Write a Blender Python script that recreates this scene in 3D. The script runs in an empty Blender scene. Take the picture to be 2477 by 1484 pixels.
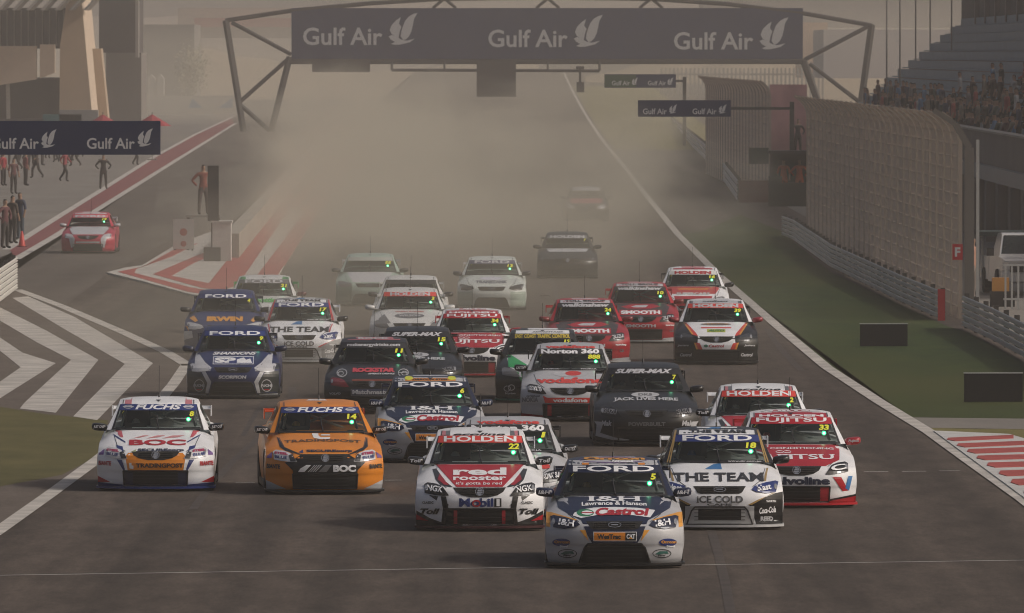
import bpy, bmesh, math, random
import numpy as np
from mathutils import Vector, Matrix, Euler

random.seed(7)
scene = bpy.context.scene
COL = scene.collection

# ---------------------------------------------------------------- camera
CAM_H = 6.79
VW, VH = 2477.0, 1484.0            # size of the picture grid used to survey the place
FPX = 27360.0                      # focal length on that grid
HORIZON = 130.0
PITCH = math.atan((VH / 2 - HORIZON) / FPX)
cam_data = bpy.data.cameras.new('camera')
cam_data.sensor_width = 36.0
cam_data.lens = FPX / VW * 36.0
cam_data.clip_start = 1.0
cam_data.clip_end = 9000.0
cam_data.dof.use_dof = True
cam_data.dof.focus_distance = 165.0
cam_data.dof.aperture_fstop = 18.0
cam = bpy.data.objects.new('camera', cam_data)
COL.objects.link(cam)
cam.location = (0, 0, CAM_H)
cam.rotation_euler = (math.pi / 2 - PITCH, 0, 0)
scene.camera = cam

# ---------------------------------------------------------------- light
SUN_EL = math.radians(38)
SUN_AZ = math.radians(97)          # clockwise from the direction the camera looks in: high on the right
world = bpy.data.worlds.new('World')
scene.world = world
world.use_nodes = True
wn = world.node_tree
wn.nodes.clear()
w_out = wn.nodes.new('ShaderNodeOutputWorld')
w_bg = wn.nodes.new('ShaderNodeBackground')
w_sky = wn.nodes.new('ShaderNodeTexSky')
w_sky.sky_type = 'NISHITA'
w_sky.sun_disc = False
w_sky.sun_elevation = SUN_EL
w_sky.sun_rotation = SUN_AZ
w_sky.air_density = 0.8
w_sky.dust_density = 9.0
w_sky.ozone_density = 0.3
w_bg.inputs['Strength'].default_value = 0.13
wn.links.new(w_sky.outputs['Color'], w_bg.inputs['Color'])
wn.links.new(w_bg.outputs['Background'], w_out.inputs['Surface'])

sun_data = bpy.data.lights.new('sun', 'SUN')
sun_data.energy = 2.4
sun_data.angle = math.radians(4.0)
sun_data.color = (1.0, 0.98, 0.95)
sun = bpy.data.objects.new('sun', sun_data)
COL.objects.link(sun)
sd = Vector((math.sin(SUN_AZ) * math.cos(SUN_EL), math.cos(SUN_AZ) * math.cos(SUN_EL), math.sin(SUN_EL)))
sun.rotation_euler = (-sd).to_track_quat('-Z', 'Y').to_euler()
sun.location = (60, 150, 80)

scene.view_settings.view_transform = 'Standard'
scene.view_settings.look = 'None'
scene.view_settings.gamma = 1.0
scene.view_settings.use_curve_mapping = False
scene.view_settings.exposure = -0.88
cy = scene.cycles
cy.use_denoising = True
cy.max_bounces = 6
cy.diffuse_bounces = 2
cy.glossy_bounces = 2
cy.transparent_max_bounces = 12
cy.volume_bounces = 1
cy.volume_step_rate = 2.5
cy.volume_max_steps = 48
cy.use_adaptive_sampling = False
cy.pixel_filter_type = 'BLACKMAN_HARRIS'
cy.filter_width = 1.05
cy.caustics_reflective = False
cy.caustics_refractive = False

# ---------------------------------------------------------------- survey helpers
cpit, spit = math.cos(PITCH), math.sin(PITCH)
def ray(x, y):
    a = (x - VW / 2) / FPX
    b = (VH / 2 - y) / FPX
    return Vector((a, cpit + b * spit, -spit + b * cpit))
def G(x, y, z=0.0):
    r = ray(x, y)
    k = (z - CAM_H) / r.z
    return Vector((r.x * k, r.y * k, z))
def V(x, y, d):
    r = ray(x, y)
    k = d / r.y
    return Vector((r.x * k, d, CAM_H + r.z * k))
def ppm(d):
    return FPX / d

# ---------------------------------------------------------------- materials
MATS = {}
def mat(name, rgb, rough=0.5, metal=0.0, coat=0.0, var=0.0, vscale=3.0, bump=0.0, bscale=40.0, spec=None):
    if name in MATS:
        return MATS[name]
    m = bpy.data.materials.new(name)
    m.use_nodes = True
    nt = m.node_tree
    b = nt.nodes['Principled BSDF']
    b.inputs['Base Color'].default_value = (*rgb, 1)
    b.inputs['Roughness'].default_value = rough
    b.inputs['Metallic'].default_value = metal
    if coat:
        b.inputs['Coat Weight'].default_value = coat
        b.inputs['Coat Roughness'].default_value = 0.08
    if spec is not None:
        b.inputs['Specular IOR Level'].default_value = spec
    if var or bump:
        tc = nt.nodes.new('ShaderNodeTexCoord')
        if var:
            n = nt.nodes.new('ShaderNodeTexNoise')
            n.inputs['Scale'].default_value = vscale
            n.inputs['Detail'].default_value = 5
            nt.links.new(tc.outputs['Object'], n.inputs['Vector'])
            mr = nt.nodes.new('ShaderNodeMapRange')
            mr.inputs['From Min'].default_value = 0.3
            mr.inputs['From Max'].default_value = 0.7
            mr.inputs['To Min'].default_value = 1 - var
            mr.inputs['To Max'].default_value = 1 + var
            nt.links.new(n.outputs['Fac'], mr.inputs['Value'])
            mx = nt.nodes.new('ShaderNodeVectorMath')
            mx.operation = 'SCALE'
            mx.inputs[0].default_value = rgb
            nt.links.new(mr.outputs['Result'], mx.inputs['Scale'])
            nt.links.new(mx.outputs['Vector'], b.inputs['Base Color'])
        if bump:
            n2 = nt.nodes.new('ShaderNodeTexNoise')
            n2.inputs['Scale'].default_value = bscale
            n2.inputs['Detail'].default_value = 4
            nt.links.new(tc.outputs['Object'], n2.inputs['Vector'])
            bp = nt.nodes.new('ShaderNodeBump')
            bp.inputs['Strength'].default_value = bump
            bp.inputs['Distance'].default_value = 0.02
            nt.links.new(n2.outputs['Fac'], bp.inputs['Height'])
            nt.links.new(bp.outputs['Normal'], b.inputs['Normal'])
    MATS[name] = m
    return m

def paint(rgb, rough=0.32):
    """glossy car paint, a little dusty"""
    k = 'paint_%.3f_%.3f_%.3f' % tuple(rgb)
    return mat(k, rgb, rough, 0.0, 0.22, 0.09, 2.5, spec=0.35)
def vinyl(rgb):
    k = 'vinyl_%.3f_%.3f_%.3f' % tuple(rgb)
    return mat(k, rgb, 0.4, 0.0, 0.15, 0.03, 6.0)
def emit(name, rgb, s):
    if name in MATS:
        return MATS[name]
    m = bpy.data.materials.new(name)
    m.use_nodes = True
    b = m.node_tree.nodes['Principled BSDF']
    b.inputs['Base Color'].default_value = (*rgb, 1)
    b.inputs['Emission Color'].default_value = (*rgb, 1)
    b.inputs['Emission Strength'].default_value = s
    MATS[name] = m
    return m

# colours
WHITE = (0.86, 0.86, 0.87); OFFW = (0.66, 0.66, 0.64); SILVER = (0.50, 0.50, 0.515); GREY = (0.16, 0.16, 0.165)
CHAR = (0.026, 0.026, 0.026); BLACK = (0.012, 0.012, 0.013); RED = (0.44, 0.014, 0.024); BRED = (0.66, 0.055, 0.04)
CRIM = (0.36, 0.02, 0.03); NAVY = (0.010, 0.016, 0.046); BLUE = (0.018, 0.036, 0.17); MBLUE = (0.05, 0.20, 0.46)
ORANGE = (0.72, 0.24, 0.02); AMBER = (0.74, 0.33, 0.04); YELL = (0.78, 0.78, 0.04); GOLD = (0.40, 0.26, 0.09)
GREEN = (0.03, 0.36, 0.10); PURP = (0.18, 0.09, 0.28); PINK = (0.60, 0.20, 0.22); LSIL = (0.55, 0.55, 0.57)

# ---------------------------------------------------------------- mesh helpers
def link(o, parent=None):
    COL.objects.link(o)
    if parent is not None:
        o.parent = parent
    return o
def mesh(name, verts, faces, m=None, parent=None, smooth=False, idx=None, sharp=None):
    me = bpy.data.meshes.new(name)
    me.from_pydata([tuple(v) for v in verts], [], faces)
    for mm in (m if isinstance(m, (list, tuple)) else [m]):
        if mm is not None:
            me.materials.append(mm)
    if idx is not None:
        me.polygons.foreach_set('material_index', idx)
    if smooth:
        me.polygons.foreach_set('use_smooth', [True] * len(me.polygons))
        if sharp:
            me.set_sharp_from_angle(angle=math.radians(sharp))
    me.update()
    o = bpy.data.objects.new(name, me)
    return link(o, parent)
def tag(o, label=None, cat=None, group=None, kind=None):
    if label: o['label'] = label
    if cat: o['category'] = cat
    if group: o['group'] = group
    if kind: o['kind'] = kind
    return o
def empty(name, loc=(0, 0, 0), rz=0.0):
    o = bpy.data.objects.new(name, None)
    COL.objects.link(o)
    o.location = loc
    o.rotation_euler = (0, 0, rz)
    o.empty_display_size = 0.2
    return o
class MB:
    """collects simple solids into one mesh"""
    def __init__(s):
        s.v = []; s.f = []; s.i = []
    def add(s, vs, fs, mi=0):
        n = len(s.v)
        s.v += [tuple(v) for v in vs]
        s.f += [tuple(a + n for a in f) for f in fs]
        s.i += [mi] * len(fs)
        return s
    def box(s, x0, x1, y0, y1, z0, z1, mi=0):
        return s.add([(x0, y0, z0), (x1, y0, z0), (x1, y1, z0), (x0, y1, z0), (x0, y0, z1), (x1, y0, z1), (x1, y1, z1), (x0, y1, z1)],
                     [(3, 2, 1, 0), (4, 5, 6, 7), (0, 1, 5, 4), (1, 2, 6, 5), (2, 3, 7, 6), (3, 0, 4, 7)], mi)
    def bar(s, a, b, w, h=None, n=4, mi=0):
        """a straight tube from a to b"""
        a = Vector(a); b = Vector(b)
        h = h or w
        d = (b - a)
        if d.length < 1e-9:
            return s
        d.normalize()
        up = Vector((0, 0, 1)) if abs(d.z) < 0.95 else Vector((0, 1, 0))
        r = d.cross(up).normalized()
        u = r.cross(d).normalized()
        vs = []
        for p in (a, b):
            for k in range(n):
                an = 2 * math.pi * (k + 0.5) / n
                sc = 1.0 / math.cos(math.pi / n) if n == 4 else 1.0
                vs.append(p + r * (math.cos(an) * w / 2 * sc) + u * (math.sin(an) * h / 2 * sc))
        fs = [(k, (k + 1) % n, n + (k + 1) % n, n + k) for k in range(n)]
        fs += [tuple(range(n - 1, -1, -1)), tuple(range(n, 2 * n))]
        return s.add(vs, fs, mi)
    def tube(s, pts, r, n=6, mi=0):
        for a, b in zip(pts[:-1], pts[1:]):
            s.bar(a, b, 2 * r, 2 * r, n, mi)
        return s
    def prism(s, poly, y0, y1, mi=0):
        """polygon in the xz plane, pushed along y"""
        n = len(poly)
        vs = [(p[0], y0, p[1]) for p in poly] + [(p[0], y1, p[1]) for p in poly]
        fs = [tuple(range(n)), tuple(range(2 * n - 1, n - 1, -1))]
        fs += [(k, n + k, n + (k + 1) % n, (k + 1) % n) for k in range(n)]
        return s.add(vs, fs, mi)
    def build(s, name, m, parent=None, smooth=False, sharp=None):
        return mesh(name, s.v, s.f, m, parent, smooth, s.i, sharp)
def slab(name, pts, z0, z1, m, parent=None):
    """a flat polygon on the ground with thickness"""
    n = len(pts)
    vs = [(p[0], p[1], z0) for p in pts] + [(p[0], p[1], z1) for p in pts]
    fs = [tuple(range(n - 1, -1, -1)), tuple(range(n, 2 * n))] + [(k, (k + 1) % n, n + (k + 1) % n, n + k) for k in range(n)]
    return mesh(name, vs, fs, m, parent)
def sheet(name, pts, z, m, parent=None):
    vs = [(p[0], p[1], z) for p in pts]
    a = sum(vs[i][0] * vs[(i + 1) % len(vs)][1] - vs[(i + 1) % len(vs)][0] * vs[i][1] for i in range(len(vs)))
    f = tuple(range(len(vs))) if a > 0 else tuple(range(len(vs) - 1, -1, -1))
    return mesh(name, vs, [f], m, parent)
def strip(pts, w, z):
    """a painted line of width w along ground points -> verts, faces"""
    vs, fs = [], []
    n = len(pts)
    for i, p in enumerate(pts):
        a = pts[max(i - 1, 0)]; b = pts[min(i + 1, n - 1)]
        t = Vector((b[0] - a[0], b[1] - a[1], 0)).normalized()
        q = Vector((t.y, -t.x, 0)) * (w / 2)
        vs.append((p[0] - q.x, p[1] - q.y, z)); vs.append((p[0] + q.x, p[1] + q.y, z))
    for i in range(n - 1):
        fs.append((2 * i, 2 * i + 1, 2 * i + 3, 2 * i + 2))
    return vs, fs
def resample(pts, step):
    out = [Vector(pts[0])]
    for a, b in zip(pts[:-1], pts[1:]):
        a = Vector(a); b = Vector(b)
        n = max(1, int((b - a).length / step))
        for k in range(1, n + 1):
            out.append(a.lerp(b, k / n))
    return out

# ---------------------------------------------------------------- lettering
TXT = {}
def text2d(s, bold=0.0, shear=0.0, serif=False):
    """outline of a word as a flat mesh, scaled to the unit box -> (verts, faces, aspect)"""
    key = (s, bold, shear, serif)
    if key in TXT:
        return TXT[key]
    cu = bpy.data.curves.new('t', 'FONT')
    cu.body = s
    cu.size = 1.0
    cu.offset = bold
    cu.shear = shear
    cu.resolution_u = 3
    cu.fill_mode = 'FRONT'
    o = bpy.data.objects.new('t', cu)
    me = bpy.data.meshes.new_from_object(o)
    n = len(me.vertices)
    co = np.zeros(n * 3)
    me.vertices.foreach_get('co', co)
    co = co.reshape(-1, 3)[:, :2]
    fs = [tuple(p.vertices) for p in me.polygons]
    bpy.data.objects.remove(o); bpy.data.curves.remove(cu); bpy.data.meshes.remove(me)
    if serif:            # slab feet and heads on the letters
        h0, h1 = co[:, 1].min(), co[:, 1].max()
        H = h1 - h0
        low = co[:, 1] < h0 + 0.02 * H
        hi = co[:, 1] > h1 - 0.02 * H
        vs = [tuple(c) for c in co]
        for msk, ya, yb in ((low, h0, h0 + 0.09 * H), (hi, h1 - 0.09 * H, h1)):
            xs = np.sort(co[msk, 0])
            if len(xs) < 2: continue
            seg = [[xs[0], xs[0]]]
            for x in xs[1:]:
                if x - seg[-1][1] < 0.20 * H: seg[-1][1] = x
                else: seg.append([x, x])
            for a, b in seg:
                if b - a < 0.05 * H: continue
                a -= 0.06 * H; b += 0.06 * H
                k = len(vs)
                vs += [(a, ya), (b, ya), (b, yb), (a, yb)]
                fs.append((k, k + 1, k + 2, k + 3))
        co = np.array(vs)
    mn = co.min(0); mx = co.max(0)
    asp = (mx[0] - mn[0]) / max(mx[1] - mn[1], 1e-6)
    co = (co - mn) / np.maximum(mx - mn, 1e-6)
    TXT[key] = (co, fs, asp)
    return TXT[key]
def flat_text(name, s, m, parent, loc, w=None, h=1.0, axis='xz', bold=0.02, shear=0.0, y=0.0, center=False):
    """lettering standing on a vertical board that faces -y; loc = lower left corner (x, z)"""
    co, fs, asp = text2d(s, bold, shear)
    if w is None: w = asp * h
    x0 = loc[0] - (w / 2 if center else 0)
    vs = [(x0 + c[0] * w, y, loc[1] + c[1] * h) for c in co]
    return mesh(name, vs, fs, m, parent)

# emblem of a bird with raised wings, in the unit box
BIRD = [[(1.0, .99), (.86, .96), (.70, .88), (.57, .74), (.49, .56), (.44, .40), (.42, .26), (.50, .15), (.60, .17), (.71, .27), (.79, .42), (.84, .60), (.88, .80)],
        [(.42, .86), (.26, .76), (.11, .62), (.04, .46), (.10, .34), (.34, .20), (.38, .40), (.44, .56), (.36, .66)],
        [(.0, .26), (.12, .31), (.30, .24), (.44, .16), (.62, .13), (.90, .19), (.74, .08), (.52, .03), (.36, .0), (.20, .0), (.08, .03), (.22, .09), (.08, .16)]]
def bird(name, m, parent, x0, z0, w, h, y):
    vs, fs = [], []
    for p in BIRD:
        k = len(vs)
        vs += [(x0 + a * w, y, z0 + b * h) for a, b in p]
        fs.append(tuple(range(k, k + len(p))))
    return mesh(name, vs, fs, m, parent)
def lathe_x(prof, n=24):
    vs, fs = [], []
    for x, r in prof:
        for k in range(n):
            a = 2 * math.pi * k / n
            vs.append((x, math.cos(a) * r, math.sin(a) * r))
    for i in range(len(prof) - 1):
        for k in range(n):
            fs.append((i * n + k, i * n + (k + 1) % n, (i + 1) * n + (k + 1) % n, (i + 1) * n + k))
    return vs, fs
# ================================================================ the ground
def ground_mat(name, c1, c2, scale, stretch=(1, 1, 1), c3=None, rough=0.85, bump=0.25, bscale=30, streak=0.0, patch=None, grain=0.0):
    m = bpy.data.materials.new(name)
    m.use_nodes = True
    nt = m.node_tree; b = nt.nodes['Principled BSDF']
    b.inputs['Roughness'].default_value = rough
    b.inputs['Specular IOR Level'].default_value = 0.3
    tc = nt.nodes.new('ShaderNodeTexCoord')
    mp = nt.nodes.new('ShaderNodeMapping'); mp.inputs['Scale'].default_value = stretch
    nt.links.new(tc.outputs['Object'], mp.inputs['Vector'])
    n = nt.nodes.new('ShaderNodeTexNoise'); n.inputs['Scale'].default_value = scale; n.inputs['Detail'].default_value = 6; n.inputs['Roughness'].default_value = 0.65
    nt.links.new(mp.outputs['Vector'], n.inputs['Vector'])
    r = nt.nodes.new('ShaderNodeValToRGB')
    r.color_ramp.elements[0].position = 0.32; r.color_ramp.elements[0].color = (*c1, 1)
    r.color_ramp.elements[1].position = 0.70; r.color_ramp.elements[1].color = (*c2, 1)
    nt.links.new(n.outputs['Fac'], r.inputs['Fac'])
    last = r.outputs['Color']
    if streak:
        mp2 = nt.nodes.new('ShaderNodeMapping'); mp2.inputs['Scale'].default_value = (1.1, 0.008, 1)
        nt.links.new(tc.outputs['Object'], mp2.inputs['Vector'])
        n3 = nt.nodes.new('ShaderNodeTexNoise'); n3.inputs['Scale'].default_value = 1.0; n3.inputs['Detail'].default_value = 3
        nt.links.new(mp2.outputs['Vector'], n3.inputs['Vector'])
        mr = nt.nodes.new('ShaderNodeMapRange'); mr.inputs['From Min'].default_value = .35; mr.inputs['From Max'].default_value = .65
        mr.inputs['To Min'].default_value = 1 - streak; mr.inputs['To Max'].default_value = 1 + streak * .5
        nt.links.new(n3.outputs['Fac'], mr.inputs['Value'])
        sc = nt.nodes.new('ShaderNodeVectorMath'); sc.operation = 'SCALE'
        nt.links.new(last, sc.inputs[0]); nt.links.new(mr.outputs['Result'], sc.inputs['Scale'])
        last = sc.outputs['Vector']
    if grain:
        n5 = nt.nodes.new('ShaderNodeTexNoise'); n5.inputs['Scale'].default_value = 16.0; n5.inputs['Detail'].default_value = 4; n5.inputs['Roughness'].default_value = .8
        mp5 = nt.nodes.new('ShaderNodeMapping'); mp5.inputs['Scale'].default_value = (1, .12, 1)
        nt.links.new(tc.outputs['Object'], mp5.inputs['Vector']); nt.links.new(mp5.outputs['Vector'], n5.inputs['Vector'])
        mr5 = nt.nodes.new('ShaderNodeMapRange'); mr5.inputs['From Min'].default_value = .3; mr5.inputs['From Max'].default_value = .7
        mr5.inputs['To Min'].default_value = 1 - grain; mr5.inputs['To Max'].default_value = 1 + grain
        nt.links.new(n5.outputs['Fac'], mr5.inputs['Value'])
        s5 = nt.nodes.new('ShaderNodeVectorMath'); s5.operation = 'SCALE'
        nt.links.new(last, s5.inputs[0]); nt.links.new(mr5.outputs['Result'], s5.inputs['Scale']); last = s5.outputs['Vector']
    if patch:
        n4 = nt.nodes.new('ShaderNodeTexNoise'); n4.inputs['Scale'].default_value = patch[1]; n4.inputs['Detail'].default_value = 3
        nt.links.new(mp.outputs['Vector'], n4.inputs['Vector'])
        r4 = nt.nodes.new('ShaderNodeValToRGB'); r4.color_ramp.elements[0].position = .45; r4.color_ramp.elements[1].position = .62
        nt.links.new(n4.outputs['Fac'], r4.inputs['Fac'])
        mx = nt.nodes.new('ShaderNodeMix'); mx.data_type = 'RGBA'
        nt.links.new(r4.outputs['Color'], mx.inputs['Factor'])
        nt.links.new(last, mx.inputs['A']); mx.inputs['B'].default_value = (*patch[0], 1)
        last = mx.outputs['Result']
    nt.links.new(last, b.inputs['Base Color'])
    if bump:
        n2 = nt.nodes.new('ShaderNodeTexNoise'); n2.inputs['Scale'].default_value = bscale; n2.inputs['Detail'].default_value = 3
        nt.links.new(tc.outputs['Object'], n2.inputs['Vector'])
        bp = nt.nodes.new('ShaderNodeBump'); bp.inputs['Strength'].default_value = bump; bp.inputs['Distance'].default_value = 0.02
        nt.links.new(n2.outputs['Fac'], bp.inputs['Height']); nt.links.new(bp.outputs['Normal'], b.inputs['Normal'])
    return m
ASPH = ground_mat('track_asphalt', (.052, .040, .032), (.104, .081, .065), 2.2, (1, .16, 1), streak=.34, bump=.5, bscale=14, grain=.22)
PITASPH = ground_mat('pit_lane_asphalt', (.085, .070, .058), (.120, .100, .084), .5, (1, .2, 1), streak=.10)
APRON = ground_mat('pit_apron', (.17, .155, .138), (.23, .21, .185), .3, (1, .3, 1))
SAND = ground_mat('desert_sand', (.19, .155, .12), (.26, .21, .16), .02, bump=.1)
GRASS = ground_mat('mown_grass', (.013, .030, .003), (.036, .060, .006), 1.1, (1, .22, 1), bump=.9, bscale=18, grain=.3, patch=((.048, .056, .008), .11))
DRYGRASS = ground_mat('dry_grass', (.13, .115, .035), (.20, .175, .06), .6, (1, .3, 1), bump=.5, bscale=18)
WPAINT = mat('white_road_paint', (.46, .43, .39), .75, var=.28, vscale=1.1)
RPAINT = mat('red_road_paint', (.36, .060, .050), .7, var=.18, vscale=1.2)
DRED = mat('worn_red_paint', (.20, .055, .055), .75, var=.15, vscale=.8)
CONC = mat('concrete_grey', (.30, .28, .25), .85, var=.12, vscale=.4)
STEEL = mat('galvanised_steel', (.50, .50, .48), .5, .1, var=.12, vscale=1.5)
DSTEEL = mat('dark_steel', (.06, .055, .05), .55, .3)
TANW = mat('tan_render', (.46, .35, .25), .8, var=.06, vscale=.3)
NAVYB = mat('navy_board', (.013, .024, .082), .5, var=.12, vscale=.4)
WLET = mat('white_lettering', (.62, .62, .63), .5)

def S(o): return tag(o, kind='structure')
S(sheet('ground', [(-3500, -300), (3500, -300), (3500, 6500), (-3500, 6500)], -0.02, SAND))
S(sheet('track', [(-60, 40), (24, 40), (24, 750), (-60, 750)], 0.0, ASPH))
# beyond the gantry the straight climbs gently
def RZ(y): return 4.3 * max(0.0, (y - 750) / 750) ** 1.5 if y < 1500 else 4.3 + (y - 1500) * .0015
RY = [750, 800, 860, 930, 1000, 1080, 1160, 1250, 1370, 1500]
def ramp(name, xs, ys, dz, m):
    vs, fs = [], []
    for y in ys:
        for x, k in xs: vs.append((x, y, RZ(y) * k + dz))
    n = len(xs)
    for i in range(len(ys) - 1):
        for j in range(n - 1): fs.append((i * n + j, i * n + j + 1, (i + 1) * n + j + 1, (i + 1) * n + j))
    return S(mesh(name, vs, fs, m))
ramp('track', [(-60, 0), (-17.5, 0), (-13, 1), (24, 1), (34, 0)], RY + [2400], 0.0, ASPH)
P = lambda pts: [G(x, y) for x, y in pts]
# pit lane, apron behind it
S(sheet('pit_apron', P([(-260, 700), (35, 612), (220, 487), (388, 378), (560, 288), (600, 262), (255, 262), (-260, 320)]), .004, APRON))
S(sheet('pit_lane', P([(-260, 860), (-60, 700), (35, 622), (220, 506), (400, 405), (566, 298), (640, 262), (845, 250), (700, 410), (560, 540), (420, 578), (262, 662), (130, 760), (45, 700), (-60, 660)]), .0045, PITASPH))
red = [(35, 618), (120, 565), (215, 503), (300, 450), (390, 396), (480, 340), (566, 291)]
S(sheet('red_pit_line', P([(20, 602), (113, 544), (240, 465), (375, 380), (470, 328), (560, 286), (566, 299), (485, 350), (400, 403), (250, 497), (130, 572), (38, 624)]), .009, DRED))
for nm, ln in (('pit_edge_line', [(15, 605), (113, 543), (240, 464), (375, 379), (470, 327), (562, 284)]), ('pit_edge_line', [(38, 628), (130, 574), (250, 499), (400, 405), (485, 352), (570, 299)])):
    v, f = strip(resample(P(ln), 10), .32, .013)
    S(mesh(nm, v, f, WPAINT))
# right hand verge
edge = [(2477 + 160, 1335), (2477, 1210), (2350, 1120), (2250, 1048), (2130, 975), (2000, 890), (1880, 790), (1740, 668), (1640, 568), (1560, 470)]
E = P(edge) + [Vector((6.7, 660, 0)), Vector((6.85, 750, 0))]
S(sheet('grass_verge', E[3:9] + P([(1700, 560), (1790, 520), (1890, 560), (2010, 660), (2290, 790), (2340, 805), (2480, 880), (2640, 980), (2640, 1018), (2180, 1014), (2215, 1035)]), .006, GRASS))
ramp('dry_verge', [(7.2, 1), (16.5, 1)], [790, 860, 930, 1000, 1080, 1160, 1250, 1330], .012, DRYGRASS)
ramp('edge_line', [(6.72, 1), (6.99, 1)], RY, .016, WPAINT)
S(sheet('service_strip', P([(2176, 1011), (2640, 1016), (2640, 1042), (2220, 1036)]), .008, APRON))
S(sheet('dry_verge', P([(2222, 1037), (2640, 1043), (2640, 1080), (2477, 1066), (2441, 1055), (2252, 1046)]), .010, DRYGRASS))
v, f = strip(resample(E, 8), .27, .014)
S(mesh('edge_line', v, f, WPAINT))
# kerb with red and white bars
kb = empty('kerb', G(2400, 1130))
S(kb)
base = P([(2258, 1046), (2441, 1054), (2700, 1130), (2700, 1400), (2600, 1310), (2477, 1208), (2350, 1114)])
o = slab('kerb_base', base, .0, .030, mat('kerb_white', (.52, .51, .49), .7, var=.12, vscale=2)); o.parent = kb; o.matrix_parent_inverse = Matrix.Translation(-kb.location)
for (y0, x0, y1, h) in ((1066, 2298, 1059, 6), (1080, 2322, 1073, 7), (1094, 2347, 1087, 8), (1110, 2370, 1103, 8), (1127, 2395, 1119, 9), (1147, 2424, 1137, 10), (1168, 2453, 1157, 11), (1192, 2484, 1180, 12), (1220, 2520, 1205, 13)):
    xr = 2441 + max(0, (y1 - 1056)) * 3.6
    y0 -= h * .25; y1 -= h * .25; h *= 1.3
    pts = P([(x0 - 4, y0), (x0 - 8, y0 + h * .55), (x0 + 12, y0 + h), (min(xr, 2690), y1 + h), (min(xr, 2690), y1)])
    o = slab('kerb_bar', pts, .031, .040, RPAINT); o.parent = kb; o.matrix_parent_inverse = Matrix.Translation(-kb.location)
# finish line and grid dashes
v, f = strip(resample(P([(-160, 1395.5), (1238, 1374.5), (2640, 1354)]), 5), .09 * 1.2, .006)
S(mesh('finish_line', v, f, mat('old_white_paint', (.42, .40, .38), .7, var=.25, vscale=1.5)))
for x0, x1, y in ((2090, 2148, 1142.5), (2182, 2240, 1141.5), (2272, 2322, 1140.5), (570, 616, 1168.5), (930, 972, 1163)):
    v, f = strip(P([(x0, y), (x1, y - .4)]), .13, .006)
    S(mesh('grid_dash', v, f, MATS['old_white_paint']))
# hatched run-off on the left
S(sheet('run_off', P([(-200, 655), (40, 702), (300, 806), (456, 886), (388, 968), (240, 1110), (0, 1283), (-200, 1420)]), .004, ground_mat('run_off_asphalt', (.095, .076, .062), (.140, .115, .096), 1.2, (1, .3, 1), grain=.15)))
# rubber laid down by earlier starts
rt = random.Random(12)
TYREM = mat('rubber_mark', (.054, .042, .035), .8, var=.3, vscale=1.5)
for k in range(26):
    x = rt.uniform(-6.2, 6.5); y0 = rt.uniform(128, 300); L = rt.uniform(18, 70); dx = rt.uniform(-.5, .5); cur = rt.uniform(-.6, .6)
    pts = [Vector((x + dx * t + cur * t * t, y0 + L * t, 0)) for t in np.linspace(0, 1, 9)]
    v, f = strip(pts, rt.uniform(.09, .18), .0035)
    S(mesh('rubber_mark', v, f, TYREM))
S(sheet('run_off_grass', P([(-160, 960), (0, 985), (110, 1003), (262, 1018), (240, 1102), (150, 1150), (0, 1178), (-160, 1195)]), .006, ground_mat('sparse_grass', (.075, .070, .022), (.13, .112, .04), .7, (1, .4, 1), bump=.5, bscale=18)))
for nm, ln, w in (('edge_line', [(42, 702), (150, 742), (300, 806), (400, 852), (456, 886)], .30), ('edge_line', [(452, 882), (420, 930), (388, 968), (300, 1060), (240, 1110), (120, 1198), (0, 1283), (-160, 1392)], .25)):
    v, f = strip(resample(P(ln), 4), w, .012)
    S(mesh(nm, v, f, WPAINT))
for poly in ([(-40, 770), (0, 764), (-0, 818), (55, 855), (135, 880), (0, 965), (-60, 1000), (-60, 960), (0, 925), (50, 890), (0, 850), (-40, 830)],
             [(-40, 735), (0, 745), (110, 800), (238, 872), (135, 1000), (48, 990), (60, 975), (125, 915), (172, 872), (90, 830), (0, 777), (-40, 770)],
             [(30, 722), (68, 718), (180, 768), (370, 880), (235, 1018), (177, 1009), (260, 925), (302, 882), (160, 800)]):
    S(sheet('chevron', P(poly), .010, WPAINT))
# painted nose of the pit island
nose = empty('pit_island', G(400, 670)); S(nose)
def nz(name, pts, z, m):
    o = slab(name, P(pts), .0, z, m); o.parent = nose; o.matrix_parent_inverse = Matrix.Translation(-nose.location); return o
nz('island_base', [(258, 663), (300, 652), (345, 645), (425, 596), (560, 545), (700, 500), (740, 520), (690, 640), (640, 735), (560, 728), (460, 716), (340, 683)], .05, WPAINT)
nz('painted_band', [(285, 662), (345, 650), (430, 603), (480, 592), (415, 625), (330, 655), (325, 665), (460, 700), (620, 728), (600, 732), (455, 711)], .056, RPAINT)
nz('painted_band', [(370, 668), (470, 625), (560, 590), (560, 602), (470, 640), (415, 672), (505, 690), (640, 520), (700, 470), (720, 480), (575, 695), (540, 706), (490, 702)], .056, RPAINT)
nz('painted_band', [(575, 712), (600, 700), (735, 520), (770, 480), (800, 480), (760, 530), (640, 720)], .056, RPAINT)
# long painted strips beside the pit wall
for x0, x1 in ((0, 14), (40, 60)):
    S(sheet('painted_strip', P([(640 + x0, 560), (760 + x0, 430), (868 + x0 * .8, 290), (868 + x1 * .8, 290), (770 + x1, 430), (655 + x1, 560)]), .012, RPAINT))

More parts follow.
